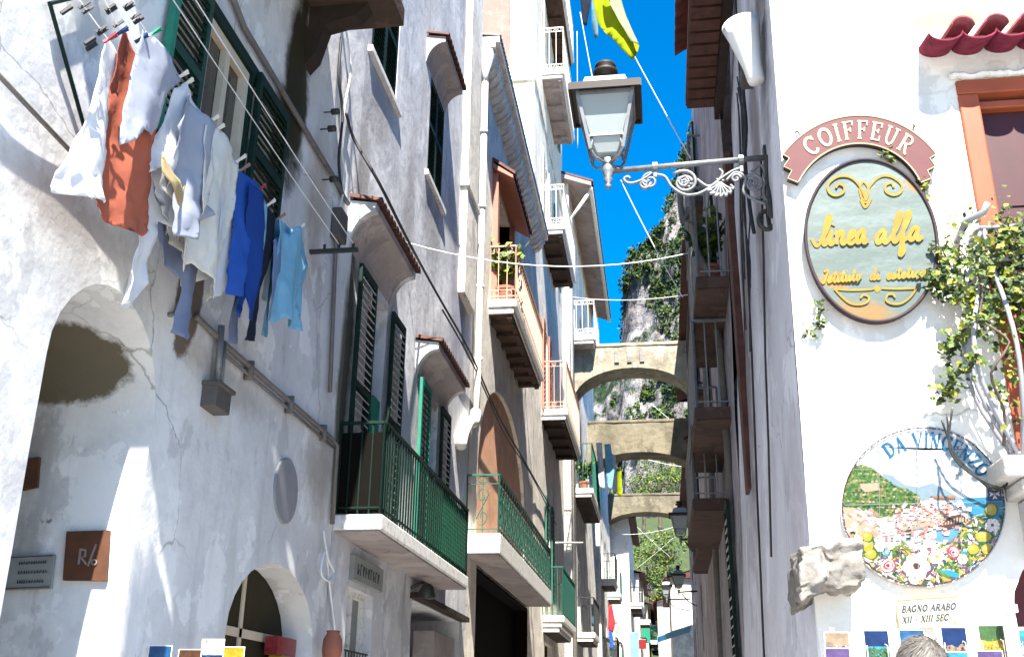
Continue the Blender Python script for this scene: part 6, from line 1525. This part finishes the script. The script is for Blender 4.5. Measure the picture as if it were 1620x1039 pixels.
# ================================================================== postcards, racks and the passer-by
RK = T("postcard_rack", "white wire postcard rack standing against the sunlit wall", "rack", (1.1, 4.55, 0)); k = MB()
for z_ in (1.60, 1.72, 1.845): k.bar((.70, 4.62, z_), (1.56, 4.62, z_), .012)
for x_ in (.71, 1.13, 1.55): k.tube([(x_, 4.63, 0), (x_, 4.63, 1.88)], .010, 6)
k.bar((.70, 4.60, .03), (.70, 4.35, .03), .02); k.bar((1.55, 4.60, .03), (1.55, 4.35, .03), .02); k.build("stand", "white_iron", RK)
k = MB(); p = onY(1597, 960, 4.45); k.tube([(p.x, 4.45, 0), (p.x, 4.45, p.z)], .018, 8); k.lathe([(.03, 0), (.03, .03)], (p.x, 4.45, p.z-.02), (0, 0, 1), 10)
for z_ in (1.55, 1.75, 1.86): k.bar((p.x, 4.45, z_), (p.x+.12, 4.42, z_), .012)
k.thing("display_pole", "white_plastic", "white display pole standing beside the red doorway", "pole")
def postcard(lab, px, py, w, h, y, cols, seed, group="postcards in the wall rack"):
    rnd = random.Random(seed); a = onY(px, py, y); x0, z1 = a.x, a.z; t_ = 0; k = MB(); tl = .04
    k.mat(0).box(x0, x0+w, y, y+.002, z1-h, z1)
    ly = y - .0006
    def pg(m, pts):
        nonlocal ly
        k.mat(m).add([(x0 + u*w, ly, z1 - h + v*h) for u, v in pts], [tuple(range(len(pts)))]); ly -= .00012
    pg(1, [(.03, .55), (.97, .55), (.97, .98), (.03, .98)]); pg(2, [(.03, .02), (.97, .02), (.97, .56), (.03, .56)])
    rl = rnd.uniform(.45, .6); pg(3, [(.03, .3)] + [(.03 + .94*i/14, rl + .12*noise.noise(Vector((i*.33, seed, 1))) + .05*noise.noise(Vector((i*1.1, seed, 2)))) for i in range(15)] + [(.97, .3), (.5, .22)])
    for _ in range(34):
        u, v = rnd.uniform(.08, .86), rnd.uniform(.06, .6); s = rnd.uniform(.02, .06); pg(rnd.choice((3, 4, 5, 2)), [(u, v), (u+s, v-.01), (u+s*1.1, v+s*.7), (u+s*.2, v+s*.8)])
    o = k.thing("postcard", ["paper"] + cols, lab, "postcard", group); return o
cards = (("postcard of dark cliffs over a pale shore, leftmost in the rack", 1303, 999, ["p_sand", "p_brown", "p_violet", "p_white", "p_sand"]), ("turquoise sea postcard, second from the left in the rack", 1365, 996, ["p_navy", "p_cyan", "p_green", "p_cyan", "p_blue"]),
         ("blue sky postcard half hidden by the grey head", 1421, 995, ["p_blue", "p_brown", "p_sand", "p_red", "p_brown"]), ("navy postcard with a white town, right of the grey head", 1487, 991, ["p_navy", "p_navy", "p_sand", "p_white", "p_red"]), ("colourful postcard with lemons and red lettering, beside the pole", 1546, 988, ["p_green", "p_sand", "p_yel", "p_red", "p_white"]), ("blue postcard at the right edge by the red door", 1609, 992, ["p_cyan", "p_blue", "p_white", "p_sand", "p_cyan"]))
for i, (lab, px, py, cols) in enumerate(cards): postcard(lab, px, py, .10, .145, 4.52, cols, 70+i)
for i, (lab, px, py, cols) in enumerate((("lower row postcard with a pink sunset under the dark cliff card", 1304, 1024, ["p_violet", "p_sand", "p_brown", "p_white", "p_red"]), ("violet postcard under the lemon card", 1544, 1028, ["p_violet", "p_navy", "p_sand", "p_white", "p_cyan"]), ("pale sea postcard under the navy card", 1490, 1030, ["p_cyan", "p_white", "p_blue", "p_sand", "p_white"]))):
    postcard(lab, px, py, .10, .145, 4.47, cols, 80+i)
for (_, px, py, _) in cards:
    k = MB(); a = onY(px, py, 4.50); zb = a.z - .145; w = .10
    k.tube([(a.x+.01, 4.50, a.z-.06), (a.x+.01, 4.50, zb-.01), (a.x+.09, 4.50, zb-.01), (a.x+.09, 4.50, a.z-.06), (a.x+.08, 4.50, a.z-.055)], .0025, 4); k.bar((a.x+.02, 4.50, zb-.01), (a.x+.02, 4.62, zb-.01), .004); k.build("wire_pocket", "white_iron", RK)

# goods by the left door
for i, (lab, pts, cols) in enumerate((("picture postcard with a blue view at the foot of the sunlit pier", (236, 1020), ["p_blue", "p_navy", "p_white", "p_sand", "p_white"]), ("postcard with dark rocks beside the blue view card on the left", (283, 1026), ["p_brown", "p_blue", "p_sand", "p_white", "p_red"]),
        ("tall navy and white booklet left of the arched doorway", (320, 1010), ["p_white", "p_navy", "p_blue", "p_white", "p_navy"]), ("yellow guide book leaning beside the navy booklet", (352, 1022), ["p_yel", "p_yel", "p_sand", "p_violet", "p_brown"]))):
    o = postcard(lab, pts[0], pts[1], .13, .19, 5.3 + .1*i, cols, 90+i, "cards and books at the left doorway")
k = MB(); a = onX(462, 1017, XL+.02); b = onX(497, 1017, XL+.02)
SB = T("sign_box", "small red and yellow shop sign box in the arched doorway", "sign", a); k.mat(0).box(XL-.2, XL-.1, 7.55, 7.95, 1.93, 2.06); k.mat(1).box(XL-.2, XL-.095, 7.65, 7.95, 1.80, 1.928); k.build("panel", ["p_red", "p_yel"], SB)

# passer-by: only the crown of the grey head reaches into the picture
hp = onY(1455, 1004, 3.4); PX, PY, HT = hp.x, 3.4, hp.z
PN = T("person", "grey haired passer-by facing the postcards, only the crown of the head in view", "person", (PX, PY, 0))
def skin_mesh(name, chain, edges, m, parent):
    me = bpy.data.meshes.new(name); me.from_pydata([tuple(Vector(p[0]) - wloc(parent)) for p in chain], edges, []); o = bpy.data.objects.new(name, me); COL.objects.link(o); o.parent = parent
    md = o.modifiers.new("skin", 'SKIN'); sv = me.skin_vertices[0].data
    for i, p in enumerate(chain): r = p[1]; sv[i].radius = r if isinstance(r, tuple) else (r, r); sv[i].use_root = (i == 0)
    o.modifiers.new("sub", 'SUBSURF').levels = 2; o.modifiers["sub"].render_levels = 2; me.materials.append(M[m])
    return o
s = HT/1.74; B0 = Vector((PX, PY, 0))
def bp(x, y, z): return B0 + Vector((x, y, z))*s
ch = [(bp(0, 0, .95), (.15, .11)), (bp(0, 0, 1.12), (.145, .10)), (bp(0, 0, 1.32), (.17, .11)), (bp(0, 0, 1.43), (.10, .08)), (bp(0, .01, 1.50), (.055, .055)), (bp(0, .03, 1.58), (.068, .085)), (bp(0, .03, 1.66), (.074, .092)), (bp(0, .02, 1.71), (.05, .06))]
ed = [(i, i+1) for i in range(7)]
for sg in (-1, 1):
    b = len(ch); ch += [(bp(.09*sg, 0, .88), .095), (bp(.10*sg, .01, .48), .058), (bp(.10*sg, -.01, .09), .042), (bp(.10*sg, .12, .035), (.04, .03))]; ed += [(0, b), (b, b+1), (b+1, b+2), (b+2, b+3)]
    b = len(ch); ch += [(bp(.19*sg, 0, 1.38), .058), (bp(.24*sg, -.02, 1.10), .042), (bp(.22*sg, .14, .92), .032), (bp(.21*sg, .20, .87), (.038, .018))]; ed += [(3, b), (b, b+1), (b+1, b+2), (b+2, b+3)]
    h = b+3
    for f_ in range(4):
        b = len(ch); x0 = .21*sg + (f_-1.5)*.018; ch += [(bp(x0, .235, .85), .009), (bp(x0, .265-.004*abs(f_-1), .825), .008), (bp(x0, .27, .80), .007)]; ed += [(h, b), (b, b+1), (b+1, b+2)]
    b = len(ch); ch += [(bp(.17*sg, .215, .86), .010), (bp(.155*sg, .24, .84), .008)]; ed += [(h, b), (b, b+1)]
body = skin_mesh("body", ch, ed, "skin", PN)
# clothing: a skinned shirt and trousers a little larger than the body
ch2 = [(bp(0, 0, .93), (.165, .125)), (bp(0, 0, 1.12), (.16, .115)), (bp(0, 0, 1.32), (.185, .125)), (bp(0, 0, 1.44), (.11, .09))]; ed2 = [(0, 1), (1, 2), (2, 3)]
for sg in (-1, 1): b = len(ch2); ch2 += [(bp(.195*sg, 0, 1.38), .07), (bp(.235*sg, -.015, 1.15), .058)]; ed2 += [(3, b), (b, b+1)]
skin_mesh("shirt", ch2, ed2, "shirt", PN)
ch3 = [(bp(0, 0, .97), (.165, .125)), (bp(0, 0, .90), (.165, .12))]; ed3 = [(0, 1)]
for sg in (-1, 1): b = len(ch3); ch3 += [(bp(.09*sg, 0, .82), .11), (bp(.10*sg, .01, .48), .078), (bp(.10*sg, -.01, .10), .07)]; ed3 += [(1, b), (b, b+1), (b+1, b+2)]
skin_mesh("trousers", ch3, ed3, "trousers", PN)
k = MB(); rnd = random.Random(8); hc = bp(0, .015, 1.635); rx, ry, rz = .079*s, .098*s, HT - hc.z
vs = []; n1, n2 = 14, 26
for i in range(n1+1):
    th = math.pi*.62*i/n1
    for j in range(n2): a = 2*math.pi*j/n2; r_ = 1 + .02*noise.noise(Vector((math.cos(a)*4, math.sin(a)*4, th*6))); vs.append(hc + Vector((rx*r_*math.sin(th)*math.cos(a), ry*r_*math.sin(th)*math.sin(a), rz*r_*math.cos(th))))
k.add(vs, [(i*n2+j, i*n2+(j+1) % n2, (i+1)*n2+(j+1) % n2, (i+1)*n2+j) for i in range(n1) for j in range(n2)])
for _ in range(2600):
    th = math.acos(rnd.uniform(-.25, 1)); a = rnd.uniform(0, 6.28); nn = Vector((math.sin(th)*math.cos(a), math.sin(th)*math.sin(a), math.cos(th))); p = hc + Vector((rx*nn.x, ry*nn.y, rz*nn.z)); tg = nn.cross(Vector((rnd.gauss(0, .3), rnd.gauss(0, .3), 1))); tg = (tg.normalized() if tg.length > .01 else Vector((1, 0, 0))); tg = (Vector((0, 0, -1)) - nn*nn.dot(Vector((0, 0, -1))) + tg*.6); tg.normalize()
    e = p + tg*.03 + nn*.004; w = nn.cross(tg).normalized()*.0012; k.add([p-w, p+w, e], [(0, 1, 2)])
simple("hair_grey", (.15, .135, .12), .6, var=.4, sc_=60)
k.build("hair", "hair_grey", PN)
for sg in (-1, 1): pass
